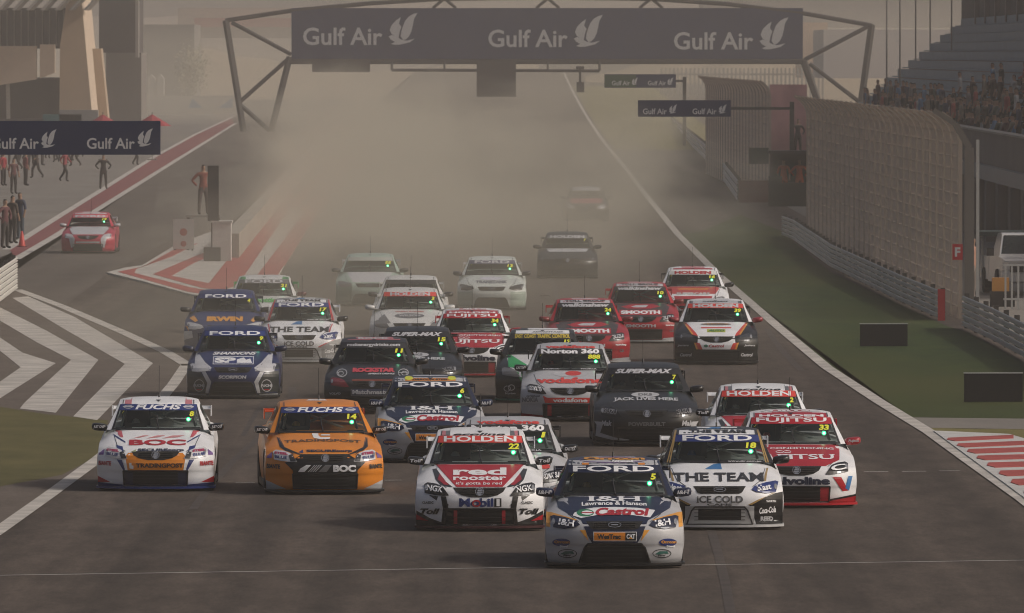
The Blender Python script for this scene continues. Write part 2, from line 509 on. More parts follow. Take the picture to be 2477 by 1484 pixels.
# ================================================================ pit wall, furniture of the island
wl = [(560, 628), (640, 530), (720, 435), (790, 352)]
W = P(wl)
pw = empty('pit_wall', W[0]); tag(pw, 'long white pit wall running back into the dust', 'wall')
for a, b in zip(W[:-1], W[1:]):
    d = (b - a); n = max(2, int(d.length / 30))
    for k in range(n):
        p = a + d * (k / n); q = a + d * ((k + .985) / n)
        t = (q - p).normalized(); s = Vector((t.y, -t.x, 0)) * .25
        pts = [p - s - W[0], q - s - W[0], q + s - W[0], p + s - W[0]]
        o = slab('wall_segment', pts, 0, .85, mat('pit_wall_white', (.34, .31, .26), .8, var=.1, vscale=.3)); o.parent = pw
p = G(545, 636)
end = MB(); end.box(-.42, .18, 0, 1.2, 0, 1.30); end.box(-.46, .22, -.04, 1.24, 1.30, 1.36)
o = end.build('barrier_block', mat('block_white', (.58, .56, .52), .7, var=.1)); o.location = p
tag(o, 'white concrete block closing the end of the pit wall', 'barrier')
p = G(515, 636)
t = empty('track_marker_post', p); tag(t, 'tall dark marker board standing at the end of the pit wall', 'marker board')
MB().box(-.17, .19, 0, .12, 1.35, 3.15).build('board', mat('marker_grey', (.05, .045, .045), .6), t)
MB().box(-.30, .25, -.05, .30, 0, .5).build('foot', mat('marker_foot', (.07, .06, .06), .8), t)
MB().box(-.06, .06, .02, .10, .5, 1.35).build('post', DSTEEL, t)
p = G(444, 610)
t = empty('sign_board', p); tag(t, 'small white board with red disc standing on the island', 'sign')
MB().box(-.36, .36, 0, .05, .10, 1.12).build('board', mat('sign_white', (.50, .48, .45), .6), t)
mesh('red_disc', [(.13 * math.cos(a) , -.006, .68 + .13 * math.sin(a)) for a in [k * math.pi / 8 for k in range(16)]], [tuple(range(16))], RPAINT, t)
mesh('red_disc', [(.10 * math.cos(a), -.006, .28 + .10 * math.sin(a)) for a in [k * math.pi / 8 for k in range(16)]], [tuple(range(16))], RPAINT, t)
for x in (-.3, .3): MB().box(x - .03, x + .03, .0, .25, 0, .10).build('foot', DSTEEL, t)

# ================================================================ guard rails
def guard_rail(name, label, pts, h, rails=5, post=4.0, color=STEEL, flip=1):
    R = resample([Vector(p) for p in pts], post)
    root = empty(name, R[0]); tag(root, label, 'guard rail')
    for k in range(rails):
        z0 = .06 + k * (h - .06) / rails; z1 = z0 + (h - .06) / rails * .80
        vs, fs = [], []
        prof = [(0, z0), (.055, z0 + .2 * (z1 - z0)), (.0, z0 + .5 * (z1 - z0)), (.055, z0 + .8 * (z1 - z0)), (0, z1)]
        for i, p in enumerate(R):
            a = R[max(i - 1, 0)]; b = R[min(i + 1, len(R) - 1)]
            t = (b - a).normalized(); s = Vector((-t.y, t.x, 0))
            if s.x * flip > 0: s = -s
            for dx, z in prof:
                q = p + s * dx - R[0]
                vs.append((q.x, q.y, z))
        n = len(prof)
        for i in range(len(R) - 1):
            for j in range(n - 1):
                fs.append((i * n + j, (i + 1) * n + j, (i + 1) * n + j + 1, i * n + j + 1))
        mesh('rail', vs, fs, color, root, True)
    for p in R:
        q = p - R[0]
        MB().box(q.x + (.03 if flip > 0 else -.15), q.x + (.15 if flip > 0 else -.03), q.y - .06 + (0 if flip > 0 else .08), q.y + .06 + (0 if flip > 0 else .08), 0, h + .03).build('post', DSTEEL, root)
    return root
near = P([(1893, 573), (1920, 584), (2010, 650), (2090, 690), (2180, 735), (2272, 776)])
guard_rail('guard_rail', 'long grey guard rail in front of the tall debris fence', near[::-1], .80)
guard_rail('guard_rail', 'short grey guard rail at the frame edge in front of the white pickup', P([(2330, 795), (2400, 828), (2477, 870), (2640, 975)]), .84)
fl = P([(1610, 300), (1660, 345), (1700, 382), (1740, 425), (1785, 490)])
guard_rail('guard_rail', 'pale far guard rail curving in front of the farther debris fence', fl[::-1], 1.08, 3, 6.0, mat('pale_rail', (.60, .58, .55), .6, var=.1))
p = G(2277, 776)
o = MB().box(-.09, .09, -.1, .1, 0, .80).build('end_post', mat('red_plastic', (.42, .03, .035), .5)); o.location = p; tag(o, 'red end post closing the long guard rail', 'post')
g = guard_rail('guard_rail', 'stacked white guard rail at the left frame edge by the pit exit', P([(40, 703), (0, 734), (-60, 781), (-160, 865)]), .98, 6, 4.0, mat('white_rail', (.56, .54, .50), .6, var=.1), -1)

# ================================================================ debris fences
def debris_fence(name, label, pts, h, post=4.0, curl=.78, wire=.07):
    R = resample([Vector(p) for p in pts], post)
    root = empty(name, R[0]); tag(root, label, 'fence')
    def prof(p, s):
        out = []
        for k in range(6):
            out.append(p + Vector((0, 0, 1)) * (h - curl) * k / 5)
        for k in range(1, 5):
            a = math.radians(52) * k / 4
            out.append(p + Vector((0, 0, h - curl + curl * math.sin(a) / math.sin(math.radians(52)) * .9)) + s * curl * (1 - math.cos(a)) * 1.6)
        return out
    wm = mat('fence_wire', (.70, .60, .51), .6, .0)
    pm = mat('fence_post', (.36, .30, .25), .6, .1)
    for i in range(len(R)):
        a = R[max(i - 1, 0)]; b = R[min(i + 1, len(R) - 1)]
        t = (b - a).normalized(); s = Vector((-t.y, t.x, 0))
        if s.x > 0: s = -s
        q = [v - R[0] for v in prof(R[i], s)]
        m = MB()
        for u, w in zip(q[:-1], q[1:]): m.bar(u, w, .11, .11)
        m.build('post', pm, root)
        if i < len(R) - 1:
            m = MB()
            L = (R[i + 1] - R[i]).length
            n = int(L / wire)
            for k in range(n):
                p = R[i].lerp(R[i + 1], (k + .5) / n)
                pr = [v - R[0] for v in prof(p, s)]
                pr = [pr[0]] + pr[5:]
                for u, w in zip(pr[:-1], pr[1:]):
                    d = .0045
                    m.add([u + Vector((-d, 0, 0)), u + Vector((d, 0, 0)), w + Vector((d, 0, 0)), w + Vector((-d, 0, 0)),
                           u + Vector((0, -d, 0)), u + Vector((0, d, 0)), w + Vector((0, d, 0)), w + Vector((0, -d, 0))], [(0, 1, 2, 3), (4, 5, 6, 7)])
            pa = [v - R[0] for v in prof(R[i], s)]; pb = [v - R[0] for v in prof(R[i + 1], s)]
            for z in np.arange(.3, h - curl, .32):
                m.bar(R[i] - R[0] + Vector((0, 0, z)), R[i + 1] - R[0] + Vector((0, 0, z)), .014, .014)
            for u, w in zip(pa[6:], pb[6:]): m.bar(u, w, .012, .012)
            m.build('mesh_panel', wm, root)['kind'] = 'stuff'
    return root
fa = [Vector(v) for v in P([(2322, 776), (2250, 742), (2060, 660), (1930, 575)])]
FX = [Vector((11.45, 289, 0)), Vector((11.1, 330, 0)), Vector((10.75, 375, 0)), Vector((10.62, 406, 0))]
debris_fence('debris_fence', 'tall near debris fence with curved top behind the long guard rail', FX, 5.35)
FY = [Vector((11.95, 524, 0)), Vector((11.6, 560, 0)), Vector((11.2, 600, 0)), Vector((11.0, 640, 0))]
debris_fence('debris_fence', 'farther debris fence with rounded top beside the marshal post', FY, 5.6, 5.0)
# big end post of the near fence and the F board on it
t = empty('fence_pylon', (11.62, 287.5, 0)); tag(t, 'heavy grey steel post ending the near debris fence', 'post')
MB().box(-.12, .12, -.1, .1, 0, 4.4).build('column', mat('pylon_grey', (.16, .145, .13), .6), t)
m = MB(); m.bar((0, 0, 4.4), (-.35, 0, 5.0), .16, .16); m.bar((-.35, 0, 5.0), (-.9, 0, 5.35), .13, .13); m.build('curved_head', MATS['pylon_grey'], t)
MB().box(.18, .26, 0, .06, .05, 4.6).build('cable_pipe', STEEL, t)
p = V(2316, 610, 287)
t = empty('letter_board', (p.x, 286.9, p.z - .2)); tag(t, 'small red board with white letter F on the fence post', 'sign')
MB().box(-.13, .13, 0, .03, 0, .40).build('board', mat('sign_red', (.45, .03, .035), .5), t)
flat_text('lettering', 'F', WLET, t, (-.07, .08), .14, .24, bold=.04, y=-.004)
# black boards on the grass
for x, y, w, h, lab in ((2138, 840, 1.10, .53, 'black advertising board on the grass, farther and smaller-looking one'), (2403, 975, 1.14, .57, 'black advertising board on the grass, nearer one at the frame edge')):
    p = G(x, y)
    t = empty('ground_board', p, math.radians(3)); tag(t, lab, 'board')
    MB().box(-w / 2, w / 2, 0, .06, .02, h).build('panel', mat('board_black', (.007, .007, .007), .75), t)
    MB().box(-w / 2 - .008, w / 2 + .008, -.008, .068, h, h + .022).build('top_edge', STEEL, t)
    for k in (-.4, .4): MB().bar((k * w, .05, h * .8), (k * w, .40, .0), .03, .03).build('stay', DSTEEL, t)

# ================================================================ people
def skin_person(name, joints, bones, radii):
    me = bpy.data.meshes.new(name)
    me.from_pydata(joints, bones, [])
    o = bpy.data.objects.new(name, me); COL.objects.link(o)
    sk = o.modifiers.new('s', 'SKIN')
    sk.use_smooth_shade = True
    for i, r in enumerate(radii):
        v = me.skin_vertices[0].data[i]
        v.radius = r
        v.use_root = (i == 0)
    sb = o.modifiers.new('d', 'SUBSURF'); sb.levels = 1; sb.render_levels = 1
    bpy.context.view_layer.update()
    dg = bpy.context.evaluated_depsgraph_get()
    out = bpy.data.meshes.new_from_object(o.evaluated_get(dg))
    out.name = name
    bpy.data.objects.remove(o)
    return out
def pose(kind):
    J = [(0, 0, .95), (0, 0, 1.12), (0, 0, 1.30), (0, 0, 1.42), (0, 0, 1.50), (0, -.02, 1.62), (0, -.01, 1.74)]
    R = [(.15, .10), (.13, .10), (.165, .11), (.12, .09), (.055, .055), (.085, .10), (.06, .07)]
    B = [(k, k + 1) for k in range(6)]
    def limb(start, pts, rs):
        a = start
        for p, r in zip(pts, rs):
            J.append(p); R.append((r, r)); B.append((a, len(J) - 1)); a = len(J) - 1
    ar = (.062, .048, .04, .045); lr = (.095, .075, .055, .05, .045)
    if kind == 'stand':
        limb(3, [(-.20, 0, 1.40), (-.27, .02, 1.14), (-.27, -.06, .90), (-.27, -.09, .80)], ar); limb(3, [(.20, 0, 1.40), (.27, .02, 1.14), (.27, -.06, .90), (.27, -.09, .80)], ar)
        limb(0, [(-.10, 0, .84), (-.11, -.01, .48), (-.12, .02, .08), (-.12, -.14, .04)], lr); limb(0, [(.10, 0, .84), (.11, -.01, .48), (.12, .02, .08), (.12, -.14, .04)], lr)
    elif kind == 'hips':
        limb(3, [(-.20, 0, 1.40), (-.40, .03, 1.18), (-.24, -.06, 1.00)], ar); limb(3, [(.20, 0, 1.40), (.40, .03, 1.18), (.24, -.06, 1.00)], ar)
        limb(0, [(-.10, 0, .84), (-.13, -.01, .48), (-.15, .02, .08), (-.16, -.14, .04)], lr); limb(0, [(.10, 0, .84), (.13, -.01, .48), (.15, .02, .08), (.16, -.14, .04)], lr)
    elif kind == 'walk':
        limb(3, [(-.20, 0, 1.40), (-.25, .16, 1.16), (-.24, .05, .94)], ar); limb(3, [(.20, 0, 1.40), (.25, -.12, 1.16), (.22, -.30, 1.02)], ar)
        limb(0, [(-.10, 0, .84), (-.12, -.18, .50), (-.16, -.16, .08), (-.17, -.30, .05)], lr); limb(0, [(.10, 0, .84), (.10, .10, .48), (.12, .36, .14), (.12, .26, .05)], lr)
    elif kind == 'wave':
        limb(3, [(-.20, 0, 1.40), (-.36, .0, 1.60), (-.30, -.06, 1.86)], ar); limb(3, [(.20, 0, 1.40), (.30, -.05, 1.14), (.18, -.20, 1.05)], ar)
        limb(0, [(-.10, 0, .84), (-.11, -.01, .48), (-.12, .02, .08), (-.12, -.14, .04)], lr); limb(0, [(.10, 0, .84), (.11, -.01, .48), (.12, .02, .08), (.12, -.14, .04)], lr)
    else:   # seated
        J = [(x, y, z - .47) for x, y, z in J]
        limb(3, [(-.20, 0, .93), (-.25, -.08, .70), (-.15, -.30, .60)], ar); limb(3, [(.20, 0, .93), (.25, -.08, .70), (.15, -.30, .60)], ar)
        limb(0, [(-.10, -.05, .46), (-.13, -.45, .50), (-.13, -.46, .10), (-.13, -.60, .05)], lr); limb(0, [(.10, -.05, .46), (.13, -.45, .50), (.13, -.46, .10), (.13, -.60, .05)], lr)
    me = skin_person('person_' + kind, J, B, R)
    dz = -.47 if kind == 'sit' else 0
    mi = []
    for p in me.polygons:
        c = p.center
        z = c.z - dz
        if z > 1.685 or (z > 1.60 and c.y > .02): i = 3
        elif z > 1.46: i = 2
        elif kind == 'sit': i = 2 if c.y < -.27 and c.z > .52 and abs(c.x) < .2 and c.z > .56 else (0 if (c.z > .52 and c.y > -.28) else (1 if c.z > .09 else 4))
        elif abs(c.x) > .215 and z < 1.10 and kind in ('stand', 'walk'): i = 2
        elif kind == 'wave' and z > 1.46: i = 2
        elif z > .93 or (abs(c.x) > .2 and z > .85): i = 0
        elif z > .09: i = 1
        else: i = 4
        mi.append(i)
    for _ in range(5): me.materials.append(None)
    me.polygons.foreach_set('material_index', mi)
    me.polygons.foreach_set('use_smooth', [True] * len(mi))
    return me
POSES = {k: pose(k) for k in ('stand', 'hips', 'walk', 'wave', 'sit')}
def cloth(c): return mat('cloth_%.2f_%.2f_%.2f' % c, c, .85, var=.1, vscale=8)
SKIN = mat('skin_tone', (.30, .18, .12), .6)
def person(loc, kind, shirt, trousers, label, group=None, rz=0.0, scale=1.0, hair=(.03, .025, .02)):
    o = bpy.data.objects.new('person', POSES[kind]); COL.objects.link(o)
    ms = [cloth(shirt), cloth(trousers), SKIN, cloth(hair), cloth((.02, .02, .02))]
    for k, m in enumerate(ms):
        o.material_slots[k].link = 'OBJECT'; o.material_slots[k].material = m
    o.location = loc; o.rotation_euler = (0, 0, rz); o.scale = (scale,) * 3
    tag(o, label, 'person', group)
    return o
DK = (.035, .03, .028); RD = (.33, .03, .04); OR = (.55, .10, .03); NV = (.04, .05, .09); BR = (.07, .05, .04)
PITG = 'crew standing along the pit lane'
person(G(250, 458), 'hips', DK, DK, 'person in dark overalls with hands on hips below the end of the pit board', PITG, .2)
person(G(157, 440), 'walk', (.28, .05, .06), DK, 'person in dark red shirt walking below the pit board', PITG, 1.2)
person(G(88, 432), 'walk', BR, DK, 'person in brown top walking left of the red shirted one', PITG, -1.0)
person(G(33, 470), 'stand', (.12, .05, .05), DK, 'person in maroon top standing below the cut letter of the pit board', PITG, .6)
person(G(62, 450), 'stand', (.20, .06, .06), DK, 'person in faded red top just right of the maroon one', PITG, 2.0)
person(G(8, 450), 'stand', RD, DK, 'person in red at the very left frame edge below the board', PITG, 1.0)
person(G(12, 602), 'hips', (.12, .04, .045), DK, 'nearest person in dark red at the left frame edge beside the cone', PITG, 1.0)
person(G(30, 590), 'stand', BR, DK, 'person in brown standing between the nearest crew by the cone', PITG, 2.4)
person(G(49, 580), 'stand', NV, (.05, .07, .09), 'person in blue standing right above the red cone', PITG, -.8)
person(G(436, 388), 'stand', DK, DK, 'faint dark person far up the pit lane', PITG) if False else None
person(G(330, 400), 'walk', (.09, .08, .08), DK, 'faint grey person half hidden behind the board corner', PITG, 1.0)
p = G(486, 612)
person((p.x, p.y + 3, 1.25), 'hips', (.24, .07, .05), (.08, .06, .06), 'marshal in orange standing on the stand by the tall marker board', None, .3)
t = empty('marshal_stand', (p.x, p.y + 3, 0)); tag(t, 'grey raised stand carrying the orange marshal by the island', 'stand')
MB().box(-.6, .6, -.5, .5, 1.17, 1.25).build('deck', CONC, t)
for sx in (-.52, .52):
    for sy in (-.42, .42): MB().box(sx - .04, sx + .04, sy - .04, sy + .04, 0, 1.17).build('leg', DSTEEL, t)
p = G(53, 598)
cone = empty('traffic_cone', p); tag(cone, 'small red traffic cone on the pit lane line', 'traffic cone')
MB().box(-.17, .17, -.17, .17, 0, .03).build('base', mat('cone_base', (.03, .03, .03), .8), cone)
v, f = lathe_x([(.03, .13), (.55, .035), (.56, .0)], 14)
o = mesh('cone_body', v, f, mat('cone_red', (.55, .05, .04), .5), cone, True); o.rotation_euler = (0, -math.pi / 2, 0)
rnd = random.Random(4)
for k in range(16):
    x = -5 + k * 13.5 + rnd.uniform(-4, 4)
    q = V(x, 292, 690 + rnd.uniform(-30, 60))
    person((q.x, q.y, 0), rnd.choice(['stand', 'hips', 'walk']), rnd.choice([DK, BR, (.10, .09, .09), (.05, .12, .12), (.24, .05, .05)]), DK, 'pit crew member above the left sponsor board, %s from the left' % ['first','second','third','fourth','fifth','sixth','seventh','eighth','ninth','tenth','eleventh','twelfth','thirteenth','fourteenth','fifteenth','sixteenth'][k], 'pit crew by the building', rnd.uniform(0, 6), 1.0)
for k, (x, col, lab) in enumerate(((60, (.09, .08, .075), 'dark equipment trolley by the pit building, left one'), (150, (.07, .16, .17), 'teal equipment trolley by the pit building'), (190, (.28, .27, .26), 'pale equipment trolley by the pit building, right one'))):
    q = V(x, 280, 760)
    t = empty('equipment_trolley', (q.x, 760, 0)); tag(t, lab, 'trolley')
    MB().box(-1.3, 1.3, 0, 1.2, .25, 2.4 + .3 * k).build('cabinet', cloth(col), t)
    for sx in (-1, 1): MB().bar((sx, -.05, .14), (sx, .1, .14), .28, .28, 10).build('wheel', DSTEEL, t)
# red parasols down the pit lane
for x, lab in ((249, 'red parasol above the pit board, left one'), (368, 'red parasol above the pit board corner')):
    p = V(x, 277, 720); 
    t = empty('parasol', (p.x, 720, 0)); tag(t, lab, 'parasol')
    vs = [(0, 0, p.z)] + [(1.25 * math.cos(k * math.pi / 4), 1.25 * math.sin(k * math.pi / 4), p.z - .75) for k in range(8)]
    mesh('canopy', vs, [(0, k + 1, (k + 1) % 8 + 1) for k in range(8)], mat('parasol_red', (.30, .04, .05), .8), t)
    MB().bar((0, 0, 0), (0, 0, p.z + .15), .05, .05, 6).build('pole', DSTEEL, t)
    MB().box(-.3, .3, -.3, .3, 0, .08).build('base', CONC, t)

# ================================================================ boards
def gulf_board(name, label, x0, y0, x1, y1, d, logos, post_x, double=False, green=False, lit=1.0):
    a = V(x0, y1, d); b = V(x1, y0, d)
    t = empty(name, (a.x, d, 0)); tag(t, label, 'sign board')
    w = b.x - a.x
    bd = MB().box(0, w, 0, .12, a.z, b.z).build('board', NAVYB, t)
    for px in post_x:
        MB().box(px * w - .06, px * w + .06, .12, .24, 0, b.z - .1).build('post', DSTEEL, t)
    sc = d / FPX
    for (lx, ly, lw, lh, bx, by, bw, bh) in logos:
        flat_text('lettering', 'Gulf Air', WLET, t, ((lx - x0) * sc, a.z + (y1 - ly) * sc), lw * sc, lh * sc, bold=.018, y=-.01)
        bird('bird_emblem', WLET, t, (bx - x0) * sc, a.z + (y1 - by) * sc, bw * sc, bh * sc, -.01)
    return t, a, b
gulf_board('sponsor_board', 'navy sponsor board cut off by the left frame edge', -190, 293, 388, 375, 300,
           [(210, 361, 116, 27, 332, 355, 38, 44), (-22, 361, 116, 27, 99, 358, 38, 45)], (.06, .26))
t, a, b = gulf_board('sponsor_board', 'small navy sponsor board over the verge, nearer of the two', 1543, 243, 1768, 283, 505,
           [(1555, 277, 58, 14, 1618, 275, 20, 22), (1675, 277, 58, 14, 1738, 275, 20, 22)], ())
w = b.x - a.x; zm = (a.z + b.z) / 2
MB().box(w * .3, 12.4 - a.x, .13, .25, zm - .06, zm + .06).build('arm', DSTEEL, t)
MB().box(12.4 - a.x, 12.6 - a.x, .10, .30, 0, zm + .3).build('post', DSTEEL, t)
t, a, b = gulf_board('sponsor_board', 'small sponsor board with green left half, farther of the two', 1462, 180, 1635, 213, 820,
           [(1480, 207, 44, 11, 1528, 206, 15, 18), (1567, 207, 44, 11, 1614, 206, 15, 18)], ())
w = b.x - a.x; zm = (a.z + b.z) / 2
MB().box(w * .3, w + .5, .13, .30, zm - .08, zm + .08).build('arm', DSTEEL, t)
MB().box(w + .5, w + .75, .10, .35, 0, zm + .3).build('post', DSTEEL, t)
MB().box(.02, w * .44, -.006, 0, a.z + .05, b.z - .05).build('green_half', mat('board_green', (.05, .10, .055), .5), t)

# ================================================================ gantry over the straight
GD = 977.0
def g(x, y): 
    p = V(x, y, GD); return Vector((p.x, 0, p.z))
gt = empty('gantry', (0, GD, 0)); tag(gt, 'long navy sponsor gantry on steel trusses spanning the whole straight', 'gantry')
def tubes(name, segs, r, m=DSTEEL, dy=0.0):
    for s in segs:
        mm = MB()
        for u, w in zip(s[:-1], s[1:]): mm.bar(g(*u) + Vector((0, dy, 0)), g(*w) + Vector((0, dy, 0)), 2 * r, 2 * r, 6)
        mm.build(name, m, gt)
L0 = g(705, 143); L1 = g(1942, 20)
bn = empty('x'); bpy.data.objects.remove(bn)
MB().box(L0.x, L1.x, -.15, .15, L0.z, L1.z).build('banner', NAVYB, gt)
sc = GD / FPX
for k, (tx, ty, bx, by) in enumerate(((733, 110, 940, 107), (1181, 115, 1388, 112), (1630, 121, 1837, 118))):
    flat_text('lettering', 'Gulf Air', WLET, gt, (g(tx, ty).x, g(tx, ty).z), 192 * sc, 43 * sc, bold=.018, y=-.17)
    q = g(bx, by + 2)
    bird('bird_emblem', WLET, gt, q.x, q.z, 70 * sc, 78 * sc, -.17)
for dy in (0.0, 3.2):
    base_l = V(600, 319.5 , GD); 
    zl = lambda x: (x,)
    legs = [[(545, 50), (588, 318)], [(700, 138), (655, 318)], [(2110, 60), (2075, 318)], [(1945, 148), (2005, 318)]]
    tubes('leg', legs, .28, dy=dy)
    tubes('brace', [[(560, 55), (703, 132)], [(576, 250), (700, 140)], [(2100, 65), (1948, 145)], [(2090, 255), (1960, 155)], [(578, 252), (652, 318)]], .16, dy=dy)
    tubes('top_chord', [[(545, 50), (705, 26), (900, 8), (1060, -2), (1330, -6), (1580, -2), (1760, 10), (1942, 32), (2110, 62)]], .18, dy=dy)
    tubes('bottom_chord', [[(700, 149), (1945, 149)]], .24, dy=dy)
for xa in (1075, 1325, 1575):
    tubes('web_brace', [[(xa - 28, 20), (xa, -3), (xa + 28, 20)]], .13)
for x in (705, 860, 1075, 1325, 1575, 1790, 1942):
    q0 = g(x, 149); mm = MB(); mm.bar(q0, q0 + Vector((0, 3.2, 0)), .2, .2, 6); mm.build('cross_tie', DSTEEL, gt)
tubes('service_rail', [[(948, 150), (948, 170), (1450, 172), (1450, 150)]], .13, dy=-.6)
for x in (1075, 1325): tubes('hanger', [[(x, 150), (x, 171)]], .10, dy=-.6)
for (x0, y0, x1, y1) in ((1153, 150, 1248, 235), (755, 152, 895, 175)):
    A = V(x0, y1, GD - .9); B = V(x1, y0, GD - .9)
    MB().box(A.x, B.x, -1.05, -.75, A.z, B.z).build('display_back', mat('display_dark', (.05, .042, .038), .6), gt)
cm = MB()
A = V(1403, 165, GD); 
cm.box(A.x - .35, A.x + .35, -1.0, -.6, A.z - .1, A.z + .15); cm.box(A.x - .1, A.x + .1, -.9, -.7, A.z - 1.3, A.z); cm.box(A.x - .3, A.x + .35, -1.1, -.5, A.z - 2.1, A.z - 1.2)
cm.build('camera_unit', DSTEEL, gt)

# ================================================================ pit building on the left
BD = 900.0
pb = empty('pit_building', (0, BD, 0)); tag(pb, 'tan and glass pit building with leaning fins at the upper left', 'building')
def bq(x, y): 
    p = V(x, y, BD); return p.x, p.z
def bslab(name, poly, y0, y1, m):
    return MB().prism([bq(*q) for q in poly], y0, y1).build(name, m, pb)
GLZ = mat('dark_glazing', (.07, .065, .065), .25)
bslab('fin', [(170, -20), (200, -20), (232, 330), (148, 330), (150, 110)], -4, 0, TANW)
mesh('fin_edge', [(bq(200, -20)[0], -4, bq(200, -20)[1]), (bq(200, -20)[0] + .3, 8, bq(200, -20)[1]), (bq(232, 330)[0] + .3, 8, bq(232, 330)[1]), (bq(232, 330)[0], -4, bq(232, 330)[1])], [(0, 1, 2, 3)], mat('pale_tan', (.58, .46, .35), .8), pb)
bslab('fin', [(186, 118), (240, 118), (262, 340), (212, 340)], 4, 8, TANW)
bslab('parapet', [(-200, 112), (96, 112), (96, 192), (-200, 240)], -6, -5, mat('tan_panel', (.52, .40, .30), .8, var=.05))
bslab('parapet', [(104, 108), (140, 108), (140, 176), (104, 190)], -6, -5, MATS['tan_panel'])
bslab('upper_glazing', [(-200, 20), (170, 20), (170, 118), (-200, 118)], -2, 30, GLZ)
for k in range(16):
    x = -100 + k * 17
    bslab('mullion', [(x, 25), (x + 3, 25), (x + 3, 112), (x, 112)], -2.3, -2.0, mat('mullion_grey', (.20, .18, .165), .6))
bslab('lower_storey', [(-200, 190), (165, 190), (165, 330), (-200, 330)], 0, 40, mat('storey_dark', (.12, .105, .095), .8))  # ground floor in one even dark grey-brown
for x in (18, 160): bslab('column', [(x, 185), (x + 9, 185), (x + 11, 330), (x + 2, 330)], -3, -2.5, mat('column_white', (.50, .47, .43), .7))
for k in range(9):
    x = -60 + k * 34
    bslab('roof_louvre', [(x, 26), (x + 8, 26), (x + 52, -20), (x + 44, -20)], -10, -2, mat('louvre_pale', (.36, .33, .30), .6))
bslab('end_block', [(206, -30), (303, -30), (303, 128), (206, 128)], 30, 44, mat('dark_cladding', (.10, .09, .085), .7))
bslab('rear_wall', [(206, 128), (296, 128), (296, 330), (206, 330)], 46, 60, mat('rear_wall_grey', (.22, .20, .18), .8))  # plain grey-brown wall, a step paler than the lower storey
bslab('corner_pole', [(300, -30), (308, -30), (308, 140), (300, 140)], 27, 29, MATS['louvre_pale'])

# low wall, sheds and shrubs behind the paddock
PD = 1270.0
def far_box(name, label, cat, x0, y0, x1, y1, d, depth, m, kind=None):
    a = V(x0, y1, d); b = V(x1, y0, d)
    o = MB().box(a.x, b.x, 0, depth, min(a.z, 0) if a.z < .3 else a.z, b.z).build(name, m); o.location = (0, d, 0)
    tag(o, label, cat); return o
far_box('boundary_wall', 'low pale wall across the end of the paddock', 'wall', 262, 232, 575, 277, PD, .6, mat('paddock_wall', (.50, .47, .43), .8, var=.06, vscale=.05))
for x, lab in ((610, 'blue panel on the low paddock wall, left one'), (720, 'blue panel on the low paddock wall, right one')):
    pass
for k, (xa, lab) in enumerate(((455, 'small blue banner on the paddock wall, left one'), (528, 'small blue banner on the paddock wall, right one'))):
    a = V(xa, 262, PD - .4)
    o = MB().prism([(0, 0), (1.6, 0), (.5, 1.1)] if k == 0 else [(0, 0), (1.6, 0), (1.6, 1.2)], 0, .1).build('wall_banner', mat('banner_blue', (.10, .22, .38), .7)); o.location = (a.x, PD - .45, a.z); tag(o, lab, 'banner')
far_box('paddock_shed', 'hazy grey paddock building behind the low wall', 'building', 245, 60, 470, 232, 1500, 30, mat('shed_grey', (.20, .185, .17), .8))
tb = far_box('terrace_building', 'distant tan building with red band above the gantry leg', 'building', 430, 20, 760, 92, 2100, 40, mat('far_tan', (.46, .38, .30), .8))
a = V(470, 66, 2098); b = V(760, 44, 2098)
o = MB().box(a.x, b.x, 0, 1.5, a.z, b.z).build('red_band', mat('far_red', (.45, .18, .13), .8)); o.location = (0, -2, 0); o.parent = tb
tb['kind'] = 'thing'
# far embankment that closes the view
def bank(name, y, hgt, x0, x1, seed, m, d):
    rnd = random.Random(seed)
    n = 60; vs = []; fs = []
    for i in range(n + 1):
        x = x0 + (x1 - x0) * i / n
        h = hgt * (.75 + .25 * math.sin(i * .31 + seed) + rnd.uniform(-.06, .06))
        vs += [(x, y, -1), (x, y + d * .4, h * .7), (x, y + d, h), (x, y + d * 2.5, h * .9)]
    for i in range(n):
        for j in range(3):
            a = i * 4 + j
            fs.append((a, a + 4, a + 5, a + 1))
    return S(mesh(name, vs, fs, m, None, True))
bank('hills', 2600, 30, -900, 900, 3, SAND, 160)
bank('sand_bank', 1340, 7.5, 9, 140, 5, mat('bank_sand', (.33, .255, .17), .9, var=.12, vscale=.05), 60)
bank('sand_bank', 1650, 7.5, -160, 4, 8, mat('bank_sand', (.50, .38, .24), .9), 60)

# shrubs by the paddock
def shrub(name, label, x, y, d, h, w, trunk=True):
    a = V(x, y, d)
    t = empty(name, (a.x, d, 0)); tag(t, label, 'shrub', 'shrubs behind the paddock')
    rnd = random.Random(int(x))
    m = MB(); m.bar((0, 0, 0), (.1, 0, h * .6), .35, .3, 6); m.bar((.05, 0, h * .4), (w * .3, 0, h * .7), .2, .2, 5); m.bar((.05, 0, h * .35), (-w * .3, 0, h * .65), .2, .2, 5)
    m.build('trunk', mat('bark', (.10, .075, .05), .9), t)
    c = MB()
    for k in range(1100):
        u = Vector((rnd.gauss(0, .36) * w * .5 , rnd.gauss(0, .36) * w * .5, h * (.62 + rnd.gauss(0, .17))))
        s = rnd.uniform(.12, .30)
        ax = Vector((rnd.uniform(-1, 1), rnd.uniform(-1, 1), rnd.uniform(-1, 1))).normalized(); bx = ax.orthogonal().normalized()
        c.add([u - ax * s, u + bx * s * .6, u + ax * s, u - bx * s * .6], [(0, 1, 2, 3)])
    c.build('crown', mat('dusty_leaf', (.30, .27, .18), .8, var=.25, vscale=.5), t)
shrub('shrub', 'dusty yellow green shrub beyond the pit apron, tallest one', 465, 240, 1330, 7.5, 4.5)
